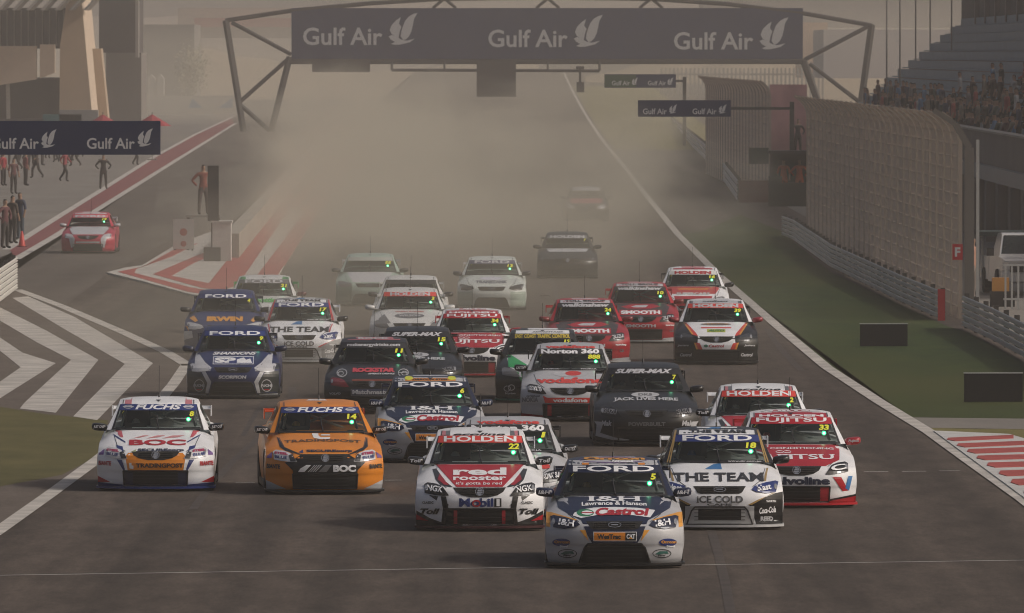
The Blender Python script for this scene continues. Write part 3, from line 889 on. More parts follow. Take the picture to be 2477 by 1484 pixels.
for k in range(6):
    a = V(278 + k * 22, 214, 1325)
    t = empty('paddock_tent', (a.x, 1325, 0)); tag(t, 'pale paddock tent behind the low wall, %s from the left' % ['first', 'second', 'third', 'fourth', 'fifth', 'sixth'][k], 'tent', 'row of pale paddock tents')
    MB().box(-.40, .40, 0, 3, 0, a.z + 1.1).build('wall', mat('tent_pale', (.46, .43, .40), .8), t)
    MB().prism([(-.46, a.z + 1.1), (.46, a.z + 1.1), (0, a.z + 1.6)], -.05, 3.05).build('roof', mat('tent_roof', (.52, .49, .46), .8), t)

# ================================================================ grandstand on the right
gs = empty('grandstand', (0, 0, 0)); tag(gs, 'concrete grandstand with rows of blue seats on the right', 'grandstand')
SX0, SZ0, NR = 17.9, 3.25, 11
Y0, Y1 = 372.0, 612.0
DX, DZ = .72, .47
SEATB = mat('seat_blue', (.14, .23, .30), .5, var=.12, vscale=.6)
SCONC = mat('stand_concrete', (.20, .18, .16), .85, var=.1, vscale=.3)
for r in range(NR):
    x = SX0 + r * DX; z = SZ0 + r * DZ
    MB().box(x, x + DX, Y0 - 30, Y1 + r * 3.5, z - .6, z).build('terrace_step', SCONC, gs)
    # a row of seats: pan and back, one after another
    m = MB()
    n = int((Y1 + r * 3.5 - Y0) / .55)
    for k in range(n):
        y = Y0 + k * .55
        m.box(x + .22, x + .58, y, y + .46, z + .38, z + .43)
        m.box(x + .54, x + .60, y, y + .46, z + .43, z + .82)
    m.build('seat_row', SEATB, gs)['kind'] = 'stuff'
MB().box(SX0 - .5, SX0 - .1, Y0 - 60, Y1, .0, SZ0 + .65).build('front_wall', mat('stand_wall', (.17, .15, .135), .85, var=.1, vscale=.3), gs)
MB().box(SX0 - .75, SX0 - .52, Y0 - 60, Y1, 2.2, 2.72).build('pale_band', mat('stand_band', (.36, .34, .31), .8), gs)
MB().box(SX0 - .56, SX0 - .04, Y0 - 60, Y1, SZ0 + .652, SZ0 + .72).build('coping', CONC, gs)
for k in range(26):
    y = Y0 - 55 + k * 10
    MB().box(SX0 - .85, SX0 - .51, y, y + .5, 0, 2.19).build('pilaster', SCONC, gs)
xb = SX0 + NR * DX
MB().box(xb, xb + .5, Y0 - 30, Y1 + 38, 0, SZ0 + NR * DZ + 4.5).build('back_wall', mat('stand_back', (.07, .062, .058), .8), gs)
for k in range(22):
    y = Y0 - 20 + k * 13
    MB().box(xb - .25, xb - .01, y, y + .9, SZ0 + NR * DZ, SZ0 + NR * DZ + 4.4).build('wall_rib', mat('rib_grey', (.20, .18, .165), .8), gs)
# spectators: seated and standing in the lower rows
rnd = random.Random(21)
cols = [DK, BR, (.05, .045, .04), NV, (.16, .15, .15), (.10, .05, .05), (.18, .16, .13), (.06, .08, .06), (.42, .41, .40), (.10, .20, .33), (.34, .08, .07)]
used = 0
NTH = ['first', 'second', 'third', 'fourth', 'fifth', 'sixth', 'seventh', 'eighth', 'ninth', 'tenth', 'eleventh', 'twelfth', 'thirteenth', 'fourteenth', 'fifteenth', 'sixteenth', 'seventeenth', 'eighteenth', 'nineteenth', 'twentieth']
CN = {DK: 'black', BR: 'dark brown', (.05, .045, .04): 'charcoal', NV: 'navy', (.16, .15, .15): 'grey', (.10, .05, .05): 'maroon', (.18, .16, .13): 'beige', (.06, .08, .06): 'dark green', (.42, .41, .40): 'white', (.10, .20, .33): 'light blue', (.34, .08, .07): 'red'}
LABS = set()
for r in range(0, 9):
    y = Y0 + rnd.uniform(0, 5)
    ymax = (Y1 - 30) if r < 2 else (Y0 + 150 - r * 12)
    while y < ymax:
        x = SX0 + r * DX; z = SZ0 + r * DZ
        st = rnd.random() < .38
        cl = rnd.choice(cols)
        lab = 'spectator in %s %s in the %s seat row, %s block from the frame edge' % (CN[cl], 'standing' if st else 'seated', NTH[r], NTH[min(19, int((y - Y0) / 11))])
        while lab in LABS:
            cl = rnd.choice(cols); st = rnd.random() < .38
            lab = 'spectator in %s %s in the %s seat row, %s block from the frame edge' % (CN[cl], 'standing' if st else 'seated', NTH[r], NTH[min(19, int((y - Y0) / 11))])
        LABS.add(lab)
        person((x + (.18 if st else .34), y, z), 'stand' if st else 'sit', cl, DK, lab, 'spectators in the grandstand', -math.pi / 2 + rnd.uniform(-.4, .4), rnd.uniform(.94, 1.06))
        used += 1
        y += rnd.uniform(1.0, 5.5) if r < 2 else rnd.uniform(1.2, 9)
# light poles by the stand
for pn, (x, d, top) in enumerate(((2145, 560, -40), (2177, 600, -40), (2215, 640, -40), (2250, 640, -40), (2302, 600, -40))):
    a = V(x, top, d)
    o = MB().bar((0, 0, 0), (0, 0, a.z), .09, .09, 6).build('light_pole', mat('pole_grey', (.26, .24, .22), .6)); o.location = (a.x, d, 0)
    o.data.materials[0] = MATS['pole_grey']
    tag(o, 'thin grey pole in front of the grandstand seats, %s from the left' % NTH[pn], 'pole', 'thin poles by the grandstand')
# white hall and tan block far behind
far_box('white_hall', 'large pale hall behind the grandstand and gantry leg', 'building', 1992, 72, 2330, 190, 1150, 40, mat('hall_white', (.62, .58, .55), .7))
far_box('tan_block', 'tan block between the gantry end and the pale hall', 'building', 1940, 55, 2002, 190, 1300, 30, mat('far_tan2', (.60, .40, .27), .8))
far_box('long_hall', 'long hazy grey hall along the top right of the view', 'building', 1700, -30, 2600, 66, 1900, 40, mat('far_grey', (.30, .275, .25), .8))
pf = empty('picket_fence', (0, 1240, 0)); tag(pf, 'pale upright fence far behind the second debris fence', 'fence')
for k in range(40):
    a = V(1600 + k * 10, 165, 1240)
    MB().box(a.x - .11, a.x + .11, 0, .15, 0, a.z).build('upright', mat('far_fence', (.42, .39, .36), .8), pf)
for z in (1.0, 4.4):
    a = V(1598, 165, 1240); b = V(1992, 165, 1240)
    MB().box(a.x, b.x, .16, .26, z, z + .2).build('rail', MATS['far_fence'], pf)
# pink hoarding and the marshal post between the two fences
a = V(1862, 330, 560); b = V(1952, 205, 560)
o = MB().box(0, b.x - a.x, 0, .2, 0, b.z).build('hoarding', mat('hoarding_red', (.46, .25, .25), .8, var=.3, vscale=.7)); o.location = (a.x, 560, 0); tag(o, 'faded red hoarding between the two debris fences', 'hoarding')
mp = G(1905, 500)
t = empty('marshal_post', (mp.x + .2, mp.y, 0)); tag(t, 'dark marshal hut with open front between the fences', 'marshal post')
MB().box(-.95, .95, 0, 1.6, 0, 1.05).build('counter', mat('hut_dark', (.035, .04, .033), .8), t)
for x in (-.9, .9): MB().box(x - .05, x + .05, 0, .1, 1.05, 2.35).build('corner_post', DSTEEL, t)
MB().box(-1.05, 1.05, -.1, 1.7, 2.35, 2.48).build('roof', DSTEEL, t)
MB().box(-.95, .95, 1.52, 1.6, 1.05, 2.35).build('back_panel', mat('hut_dark', (.035, .04, .033), .8), t)
person((mp.x - .15, mp.y + .9, .35), 'stand', OR, OR, 'marshal in orange in the hut, left one', 'marshals in the hut')
person((mp.x + .55, mp.y + .9, .35), 'hips', OR, OR, 'marshal in orange in the hut, right one', 'marshals in the hut')
MB()
o = MB().box(-.85, -.25, -.3, -.06, 0, 1.35).build('equipment_cabinet', mat('cabinet_green', (.022, .034, .024), .6)); o.location = (mp.x, mp.y, 0); tag(o, 'dark green cabinet standing beside the marshal hut', 'cabinet')
o = MB().box(0, 1.55, 0, .12, 0, 1.0).build('tyre_guard', mat('dull_red', (.13, .055, .05), .85, var=.2, vscale=3)); p = G(1787, 490); o.location = (p.x, p.y - .3, 0); tag(o, 'dull red panel at the foot of the farther debris fence', 'barrier')
o = MB().box(0, .9, 0, .08, 1.35, 2.1).build('green_panel', mat('panel_green', (.03, .045, .032), .7)); o.location = (V(1812, 410, 521).x, 521, .35); tag(o, 'small dark green panel hung on the farther debris fence', 'panel')
pa = V(1930, 300, 545)
person((pa.x, 545, pa.z - 1.5), 'hips', (.06, .05, .05), DK, 'dark person standing on the scaffold before the red hoarding', None, .5)
t = empty('scaffold', (pa.x, 545, 0)); tag(t, 'thin scaffold platform before the red hoarding', 'scaffold')
MB().box(-.6, .6, -.5, .5, pa.z - 1.58, pa.z - 1.5).build('deck', DSTEEL, t)
for sx in (-.55, .55):
    for sy in (-.45, .45): MB().bar((sx, sy, 0), (sx, sy, pa.z - 1.58), .06, .06).build('leg', DSTEEL, t)

# ================================================================ behind the barrier at the right frame edge
S(sheet('service_road', [(12.2, 200), (17.4, 200), (17.4, 520), (12.2, 520)], .005, APRON))
def wheel_at(parent, x, y, r=.37, w=.24, sg=1):
    o = bpy.data.objects.new('wheel', RIM_SIMPLE); link(o, parent); o.location = (x, y, r); o.scale = (w / .24, r / .322, r / .322)
    return o
v_, f_ = lathe_x([(-.12, 0), (-.12, .20), (-.12, .235), (-.125, .30), (-.11, .322), (.11, .322), (.125, .30), (.12, .235), (.12, .20), (.12, 0)], 20)
RIM_SIMPLE = bpy.data.meshes.new('wheel'); RIM_SIMPLE.from_pydata(v_, [], f_); RIM_SIMPLE.materials.append(mat('tyre_rubber', (.014, .013, .013), .75))
p = G(2496, 716)
pk = empty('pickup_truck', p, math.radians(4)); tag(pk, 'white pickup truck parked behind the barrier at the right frame edge', 'pickup')
UW = mat('pickup_white', (.62, .60, .57), .3, coat=.5)
def sect(m, rows, mi=0):
    """loft of boxes: rows of (y, half width bottom, half width top, z0, z1)"""
    vs, fs = [], []
    for y, wb, wt, z0, z1 in rows: vs += [(-wb, y, z0), (wb, y, z0), (wt, y, z1), (-wt, y, z1)]
    for i in range(len(rows) - 1):
        for k in range(4): fs.append((i * 4 + k, i * 4 + (k + 1) % 4, i * 4 + 4 + (k + 1) % 4, i * 4 + 4 + k))
    fs += [(3, 2, 1, 0), tuple(len(vs) - 4 + k for k in range(4))]
    return m.add(vs, fs, mi)
m = MB(); sect(m, [(0, .80, .76, .42, .98), (.1, .86, .82, .36, 1.04), (1.15, .90, .84, .36, 1.10), (3.0, .90, .86, .36, 1.08), (3.02, .90, .88, .40, 1.05), (5.0, .90, .88, .42, 1.05)])
m.build('body', UW, pk)
m = MB(); sect(m, [(1.0, .82, .80, 1.06, 1.09), (1.75, .80, .64, 1.06, 1.70), (2.0, .80, .64, 1.06, 1.74), (2.8, .80, .64, 1.06, 1.72), (3.0, .80, .70, 1.06, 1.25)]); m.build('cab', UW, pk)
mesh('windscreen', [(-.74, 1.10, 1.15), (.74, 1.10, 1.15), (.60, 1.70, 1.66), (-.60, 1.70, 1.66)], [(0, 1, 2, 3)], GLASS if 'GLASS' in globals() else mat('windscreen_glass', (.016, .022, .021), .07, var=.35, vscale=2), pk).location = (0, -.02, .01)
m = MB(); m.box(-.62, .62, -.03, .05, .66, .88); m.build('grille', mat('pick_grille', (.03, .03, .03), .5), pk)
for sg in (-1, 1):
    MB().box(sg * .72 - .11, sg * .72 + .11, -.02, .06, .72, .92).build('headlight', mat('lamp_lens', (.8, .8, .8), .05, .6), pk)
    MB().box(sg * 1.02 - .10, sg * 1.02 + .10, 1.35, 1.45, 1.10, 1.32).build('door_mirror', PLAST if 'PLAST' in globals() else DSTEEL, pk)
    for wy in (.85, 4.0): wheel_at(pk, sg * .80, wy)
MB().box(-.88, .88, -.12, .02, .40, .62).build('bumper', UW, pk)
# steel railing, boxes, awning
rl = empty('railing', V(2430, 735, 300).xyz * Vector((1, 1, 0))); tag(rl, 'grey upright steel railing in front of the pickup', 'railing')
for k in range(14):
    MB().box(k * .17, k * .17 + .05, 0, .05, 0, 1.15).build('upright', STEEL, rl)
for z in (.25, 1.15): MB().box(-.03, 2.3, -.005, .055, z, z + .05).build('rail', STEEL, rl)
bx = V(2405, 735, 303)
o = MB().box(-.05, .40, 0, .4, .42, .78).build('orange_crate', mat('crate_orange', (.52, .25, .06), .7)); o.location = (bx.x, 303, 0); tag(o, 'orange crate on a black box behind the short guard rail', 'crate')
o = MB().box(-.10, .55, -.05, .45, 0, .42).build('black_box', mat('box_black', (.02, .018, .017), .7)); o.location = (bx.x, 303, 0); tag(o, 'black box under the orange crate', 'box')
a = V(2368, 566, 320)
t = empty('awning', (a.x, 320, 0)); tag(t, 'dark green flat awning above the pickup', 'awning')
MB().box(0, 3.2, 0, 2.6, a.z - .06, a.z + .06).build('canopy', mat('awning_green', (.035, .05, .045), .7), t)
for x in (.15, 3.05): MB().box(x - .03, x + .03, 1.2, 1.26, 0, a.z - .06).build('pole', STEEL, t)
person((V(2352, 640, 312).x, 312, 0), 'stand', (.38, .20, .14), (.20, .17, .15), 'person in faded orange standing behind the fence post', None, 1.2)
# scrap of rubber on the track
p = G(1318, 718)
o = MB().bar((-.13, .05, .02), (.02, 0, .03), .03, .02).bar((.02, 0, .03), (.14, -.02, .015), .03, .02).build('rubber_scrap', mat('scrap_black', (.01, .01, .01), .8)); o.location = p; tag(o, 'thin black scrap of rubber lying on the track', 'debris')
# ================================================================ race cars
# local axes: x to the picture's right when the car faces the camera, y towards the tail, z up; origin on the ground under the front lip
EPS = 0.035
LOW = np.array([  # y, z, half width, corner sweep, sweep power, edge drop, drop power
    (.060, .070, .870, .40, 3.2, .00, 4), (.025, .125, .890, .40, 3.2, .00, 4), (.005, .200, .898, .40, 3.2, .00, 4), (.000, .290, .902, .40, 3.2, .00, 4),
    (-.012, .335, .905, .40, 3.2, .00, 4), (-.012, .430, .906, .40, 3.2, .00, 4), (.012, .505, .906, .40, 3.2, .00, 4), (.050, .565, .904, .40, 3.2, .005, 4), (.110, .605, .900, .39, 3.2, .01, 4),
    (.200, .632, .896, .36, 3.2, .015, 4), (.350, .682, .893, .30, 3.2, .02, 4), (.600, .752, .892, .22, 3.2, .045, 5), (.900, .820, .892, .13, 3.2, .085, 5),
    (1.150, .874, .888, .07, 3.0, .125, 5), (1.350, .912, .880, .04, 3.0, .15, 5), (1.80, .925, .872, .0, 3, .12, 5), (2.60, .940, .868, .0, 3, .11, 5),
    (3.40, .965, .872, .0, 3, .11, 5), (3.90, .990, .875, .0, 3, .12, 4), (4.30, 1.00, .860, -.02, 3, .12, 4), (4.62, 1.005, .840, -.08, 3, .10, 4),
    (4.78, .965, .835, -.16, 3, .06, 4), (4.85, .82, .860, -.20, 3, .02, 4), (4.88, .60, .880, -.20, 3, 0, 4), (4.86, .40, .885, -.20, 3, 0, 4), (4.80, .22, .875, -.20, 3, 0, 4)])
UPP = np.array([
    (1.30, .908, .800, .30, 2.2, .0, 4), (1.68, 1.102, .712, .24, 2.2, .0, 4), (2.03, 1.284, .628, .16, 2.2, .012, 4), (2.12, 1.316, .618, .12, 2.2, .018, 4), (2.40, 1.366, .612, .05, 2.2, .028, 4),
    (2.75, 1.394, .608, .0, 2.2, .040, 4), (3.20, 1.378, .608, .0, 2.2, .045, 4), (3.50, 1.325, .618, -.05, 2.2, .03, 4), (4.00, 1.120, .690, -.10, 2.2, .0, 4), (4.25, 1.005, .75, -.15, 2.2, .0, 4)])
def dense(tab, per):
    """Catmull-Rom through the stations"""
    out = []
    n = len(tab)
    for i in range(n - 1):
        p0, p1, p2, p3 = tab[max(i - 1, 0)], tab[i], tab[i + 1], tab[min(i + 2, n - 1)]
        for k in range(per):
            t = k / per
            c = 0.5 * ((2 * p1) + (p2 - p0) * t + (2 * p0 - 5 * p1 + 4 * p2 - p3) * t * t + (3 * p1 - p0 - 3 * p2 + p3) * t ** 3)
            l = p1 * (1 - t) + p2 * t
            out.append(0.65 * c + 0.35 * l)
    out.append(tab[-1])
    return np.array(out)
def surf(st, u):
    y, z, hw, sw, sp, dr, dp = st
    return (u * hw, y + sw * abs(u) ** sp, z - dr * abs(u) ** dp)
def us(n):
    t = np.linspace(-1, 1, n)
    return np.sign(t) * (1 - (1 - np.abs(t)) ** 1.5)
WHEEL_Y = (0.93, 3.77); ARCH = 0.365; AXLE = 0.325
def arch_z(y, sill):
    for wy in WHEEL_Y:
        d = abs(y - wy)
        if d < ARCH:
            return max(sill, AXLE + math.sqrt(ARCH * ARCH - d * d) - 0.01)
    return sill
def body_mesh():
    st = dense(LOW, 3)
    U = us(25)
    vs, fs = [], []
    for s in st:
        for u in U:
            vs.append(surf(s, u))
    n = len(U)
    for i in range(len(st) - 1):
        for j in range(n - 1):
            a = i * n + j
            fs.append((a, a + 1, a + n + 1, a + n))
    # flanks with wheel arches
    edge = np.array([surf(s, 1.0) for s in st])
    top_i0 = 9 * 3; top_i1 = 21 * 3
    fr = edge[:top_i0 + 1]; tp = edge[top_i0:top_i1 + 1]; rr = edge[top_i1:]
    ys = list(np.linspace(tp[0][1], tp[-1][1], 30))
    for wy in WHEEL_Y:
        ys += [wy + ARCH * c for c in (-1.001, -.97, -.9, -.78, -.6, -.4, -.2, 0, .2, .4, .6, .78, .9, .97, 1.001)]
    ys = sorted(y for y in set(np.round(ys, 4)) if tp[0][1] < y < tp[-1][1])
    T = np.linspace(0, 1, 9)
    SILL = 0.12
    for sgn in (-1, 1):
        k0 = len(vs)
        cols = []
        zf = fr[:, 2]
        cols.append([(np.interp(SILL + t * (zf[-1] - SILL), zf, fr[:, 0]), np.interp(SILL + t * (zf[-1] - SILL), zf, fr[:, 1]), SILL + t * (zf[-1] - SILL)) for t in T])
        for y in ys:
            xt = np.interp(y, tp[:, 1], tp[:, 0]); zt = np.interp(y, tp[:, 1], tp[:, 2])
            zb = arch_z(y, SILL)
            col = []
            for t in T:
                z = zb + t * (zt - zb)
                q = (z - SILL) / (zt - SILL)
                fl = sum(0.022 * math.exp(-((y - wy) / 0.33) ** 2) for wy in WHEEL_Y) * (1 - abs(2 * q - 1) ** 2)
                col.append((xt + 0.028 * math.sin(math.pi * min(1, q)) + fl - 0.01 * (1 - q), y, z))
            cols.append(col)
        zr = rr[::-1, 2]
        cols.append([(np.interp(zr[0] + t * (zr[-1] - zr[0]), zr, rr[::-1, 0]), np.interp(zr[0] + t * (zr[-1] - zr[0]), zr, rr[::-1, 1]), zr[0] + t * (zr[-1] - zr[0])) for t in T])
        for c in cols:
            vs += [(sgn * p[0], p[1], p[2]) for p in c]
        m = len(T)
        for i in range(len(cols) - 1):
            for j in range(m - 1):
                a = k0 + i * m + j
                f = (a, a + m, a + m + 1, a + 1)
                fs.append(f if sgn > 0 else f[::-1])
    # floor
    k = len(vs)
    vs += [(-.62, .3, .10), (.62, .3, .10), (.62, 4.7, .10), (-.62, 4.7, .10), (-.62, .3, .6), (.62, .3, .6), (.62, 4.7, .6), (-.62, 4.7, .6)]
    fs += [(k, k + 3, k + 2, k + 1), (k, k + 4, k + 7, k + 3), (k + 1, k + 2, k + 6, k + 5), (k, k + 1, k + 5, k + 4), (k + 3, k + 7, k + 6, k + 2)]
    return vs, fs, len(fs) - 5
def cabin_mesh():
    st = dense(UPP, 4)
    U = us(17)
    vs, fs = [], []
    n = len(U)
    for s in st:
        for u in U:
            vs.append(surf(s, u))
    for i in range(len(st) - 1):
        for j in range(n - 1):
            a = i * n + j
            q = [vs[k] for k in (a, a + 1, a + n + 1, a + n)]
            hs = [p[2] + EPS * p[1] for p in q]
            lim = lambda h: np.interp(h, [.962, 1.362], [.705, .588])
            if min(hs) > .955 and max(hs) < 1.365 and q[0][1] < 2.6 and all(abs(p[0]) < lim(h) + .004 for p, h in zip(q, hs)):
                continue                       # opening for the windscreen
            fs.append((a, a + 1, a + n + 1, a + n))
    edge = [surf(s, 1.0) for s in st]
    T = np.array([0, .26, .5, .7, .87, 1.0])
    for sgn in (-1, 1):
        k0 = len(vs)
        for e in edge:
            for t in T:
                zb = 0.80
                z = zb + t * (e[2] - zb)
                q = (z - zb) / (1.33 - zb)
                xb = 0.845
                x = xb + (e[0] - xb) * (t ** 1.15)
                vs.append((sgn * x, e[1], z))
        m = len(T)
        for i in range(len(edge) - 1):
            for j in range(m - 1):
                a = k0 + i * m + j
                if 1 <= j <= 3 and 2.02 < edge[i][1] and edge[i + 1][1] < 3.42:
                    continue                   # opening for the side glass
                f = (a, a + m, a + m + 1, a + 1)
                fs.append(f if sgn > 0 else f[::-1])
    return vs, fs
# lookup of the front-facing skin: (x, apparent height seen from the front) -> (y, z)
XG = np.linspace(-0.905, 0.905, 91)
HG = np.arange(0.07, 1.50, 0.004)
SPLIT = 0.953
def build_table():
    lo = dense(LOW[:16], 14)
    up = dense(UPP[:7], 20)
    Y = np.zeros((len(XG), len(HG))); Z = np.zeros_like(Y)
    for i, x in enumerate(XG):
        for tab, msk in ((lo, HG < SPLIT), (up, HG >= SPLIT)):
            u = np.clip(np.abs(x) / tab[:, 2], 0, 1)
            y = tab[:, 0] + tab[:, 3] * u ** tab[:, 4]
            z = tab[:, 1] - tab[:, 5] * u ** tab[:, 6]
            h = np.maximum.accumulate(z + EPS * y + np.arange(len(z)) * 1e-7)
            Y[i, msk] = np.interp(HG[msk], h, y)
            Z[i, msk] = np.interp(HG[msk], h, z)
    return Y, Z
YT, ZT = build_table()
def skin(x, h):
    x = np.asarray(x, float); h = np.asarray(h, float)
    fx = np.clip((x - XG[0]) / (XG[1] - XG[0]), 0, len(XG) - 1.001)
    low = h < SPLIT
    fh = np.clip((h - HG[0]) / (HG[1] - HG[0]), 0, len(HG) - 1.001)
    ks = int(np.searchsorted(HG, SPLIT))
    fh = np.where(low, np.minimum(fh, ks - 1.001), np.maximum(fh, ks))
    i = fx.astype(int); j = fh.astype(int)
    a = fx - i; b = fh - j
    def q(T):
        return T[i, j] * (1 - a) * (1 - b) + T[i + 1, j] * a * (1 - b) + T[i, j + 1] * (1 - a) * b + T[i + 1, j + 1] * a * b
    return np.stack([x, q(YT), q(ZT)], -1)
def on_skin(xy, lift):
    xy = np.asarray(xy, float)
    x, h = xy[:, 0], xy[:, 1]
    p = skin(x, h)
    e = 0.012
    hl = np.where(h < SPLIT, np.minimum(h, SPLIT - 0.005 - e), np.minimum(np.maximum(h, SPLIT + 0.005 + e), 1.478))
    dx = skin(x + e, hl) - skin(x - e, hl)
    dh = skin(x, hl + e) - skin(x, hl - e)
    n = np.cross(dx, dh)
    n /= np.maximum(np.linalg.norm(n, axis=1, keepdims=True), 1e-9)
    n = np.where(n[:, 1:2] > 0, -n, n)
    return p + n * lift
def clip_cell(poly, x0, x1, y0, y1):
    def cut(pts, ax, lim, sgn):
        out = []
        for a, b in zip(pts, pts[1:] + pts[:1]):
            ia = sgn * (a[ax] - lim) <= 0; ib = sgn * (b[ax] - lim) <= 0
            if ia: out.append(a)
            if ia != ib:
                t = (lim - a[ax]) / (b[ax] - a[ax])
                out.append((a[0] + (b[0] - a[0]) * t, a[1] + (b[1] - a[1]) * t))
        return out
    for ax, lim, sgn in ((0, x0, -1), (0, x1, 1), (1, y0, -1), (1, y1, 1)):
        poly = cut(poly, ax, lim, sgn)
        if len(poly) < 3: return []
    return poly
def area2(p):
    return sum(p[i][0] * p[(i + 1) % len(p)][1] - p[(i + 1) % len(p)][0] * p[i][1] for i in range(len(p)))
CELL = 0.055
def panel_geo(polys, lift):
    v2, fs = [], []
    for poly in polys:
        if area2(poly) < 0: poly = poly[::-1]
        poly = list(poly)
        xs = [p[0] for p in poly]; ys = [p[1] for p in poly]
        for i in range(int(math.floor(min(xs) / CELL)), int(math.ceil(max(xs) / CELL))):
            for j in range(int(math.floor(min(ys) / CELL)), int(math.ceil(max(ys) / CELL))):
                c = clip_cell(poly, i * CELL, (i + 1) * CELL, j * CELL, (j + 1) * CELL)
                if len(c) >= 3 and abs(area2(c)) > 1e-7:
                    k = len(v2)
                    v2 += c
                    fs.append(tuple(range(k, k + len(c))))
    return on_skin(v2, lift), fs
def mir(poly):
    return [(-a, b) for a, b in poly]
def disc(cx, ch, rx, rh, n=20):
    return [(cx + rx * math.cos(2 * math.pi * k / n), ch + rh * math.sin(2 * math.pi * k / n)) for k in range(n)]
def ring(cx, ch, rx, rh, w, n=20):
    out = []
    for k in range(n):
        a, b = 2 * math.pi * k / n, 2 * math.pi * (k + 1) / n
        out.append([(cx + rx * math.cos(a), ch + rh * math.sin(a)), (cx + rx * math.cos(b), ch + rh * math.sin(b)),
                    (cx + (rx - w) * math.cos(b), ch + (rh - w) * math.sin(b)), (cx + (rx - w) * math.cos(a), ch + (rh - w) * math.sin(a))])
    return out
def rect(x0, x1, h0, h1):
    return [(x0, h0), (x1, h0), (x1, h1), (x0, h1)]

# shared meshes of a car
BV, BF, NB = body_mesh()
CV, CF = cabin_mesh()
def glass_mat(name, tint, dark, see):
    """tinted pane: part of the light passes, the rest is dark film with a gloss"""
    m = bpy.data.materials.new(name); m.use_nodes = True
    nt = m.node_tree; nt.nodes.clear()
    out = nt.nodes.new('ShaderNodeOutputMaterial')
    tr = nt.nodes.new('ShaderNodeBsdfTransparent'); tr.inputs['Color'].default_value = (*tint, 1)
    pr = nt.nodes.new('ShaderNodeBsdfPrincipled'); pr.inputs['Base Color'].default_value = (*dark, 1); pr.inputs['Roughness'].default_value = .06
    n = nt.nodes.new('ShaderNodeTexNoise'); n.inputs['Scale'].default_value = 1.6; n.inputs['Detail'].default_value = 4
    tc = nt.nodes.new('ShaderNodeTexCoord'); nt.links.new(tc.outputs['Object'], n.inputs['Vector'])
    mr = nt.nodes.new('ShaderNodeMapRange'); mr.inputs['From Min'].default_value = .3; mr.inputs['From Max'].default_value = .7
    mr.inputs['To Min'].default_value = see - .1; mr.inputs['To Max'].default_value = see + .1
    nt.links.new(n.outputs['Fac'], mr.inputs['Value'])
    mx = nt.nodes.new('ShaderNodeMixShader')
    nt.links.new(mr.outputs['Result'], mx.inputs['Fac']); nt.links.new(pr.outputs['BSDF'], mx.inputs[1]); nt.links.new(tr.outputs['BSDF'], mx.inputs[2])
    nt.links.new(mx.outputs['Shader'], out.inputs['Surface'])
    return m
GLASS = glass_mat('windscreen_glass', (.78, .86, .82), (0.016, 0.022, 0.021), .62)
SIDEG = glass_mat('side_glass', (.70, .78, .74), (0.014, 0.018, 0.018), .62)
MATT = mat('cockpit_black', (.02, .021, .021), .8)
CAGE = mat('cage_grey', (.36, .38, .37), .5)
RUBBER = mat('tyre_rubber', (0.014, 0.013, 0.013), 0.75)
PLASTIC = mat('black_plastic', (0.013, 0.013, 0.014), 0.45)
MESHBLK = mat('intake_black', (0.006, 0.006, 0.006), 0.8)
LAMP_ON = emit('green_lamp', (0.02, 1.0, 0.30), 3.2)
LAMP_CORE = emit('green_lamp_core', (0.45, 1.0, 0.75), 4.5)
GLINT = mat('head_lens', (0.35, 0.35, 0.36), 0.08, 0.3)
CHROME = mat('badge_silver', (0.55, 0.55, 0.56), 0.25, 0.8)
RIMM = mat('wheel_rim_grey', (0.10, 0.10, 0.11), 0.35, 0.6)
tv, tf = lathe_x([(-.13, .235), (-.135, .30), (-.115, .322), (.115, .322), (.135, .30), (.13, .235)])
TYRE = bpy.data.meshes.new('tyre'); TYRE.from_pydata(tv, [], tf); TYRE.materials.append(RUBBER); TYRE.polygons.foreach_set('use_smooth', [True] * len(TYRE.polygons))
rb = MB()
rv, rf = lathe_x([(-.12, .236), (.12, .236), (.125, .225), (.04, .20)])
rb.add(rv, rf)
for k in range(10):
    a = 2 * math.pi * k / 10
    rb.bar((.075, 0, 0), (.10, math.cos(a) * .225, math.sin(a) * .225), .035, .03)
rb.bar((.03, 0, 0), (.11, 0, 0), .11, .11, 10)
RIM = bpy.data.meshes.new('rim'); RIM.from_pydata(rb.v, [], rb.f); RIM.materials.append(RIMM)
def mirror_shell():
    """rounded door-mirror housing, glass side to the rear"""
    vs, fs = [], []
    nu, nv = 12, 7
    for i in range(nv):
        t = i / (nv - 1)
        y = -0.07 + 0.14 * t
        k = (1 - (1 - t) ** 2.4) ** 0.5 * 0.75 + 0.25
        for j in range(nu):
            a = 2 * math.pi * j / nu
            c, s = math.cos(a), math.sin(a)
            x = 0.125 * k * abs(c) ** 0.55 * (1 if c > 0 else -1)
            z = 0.062 * k * abs(s) ** 0.6 * (1 if s > 0 else -1) + 0.012 * (x / 0.125)
            vs.append((x, y, z))
    for i in range(nv - 1):
        for j in range(nu):
            fs.append((i * nu + j, i * nu + (j + 1) % nu, (i + 1) * nu + (j + 1) % nu, (i + 1) * nu + j))
    fs.append(tuple(range(nu))); fs.append(tuple(range((nv - 1) * nu, nv * nu))[::-1])
    return vs, fs
MV, MF = mirror_shell()

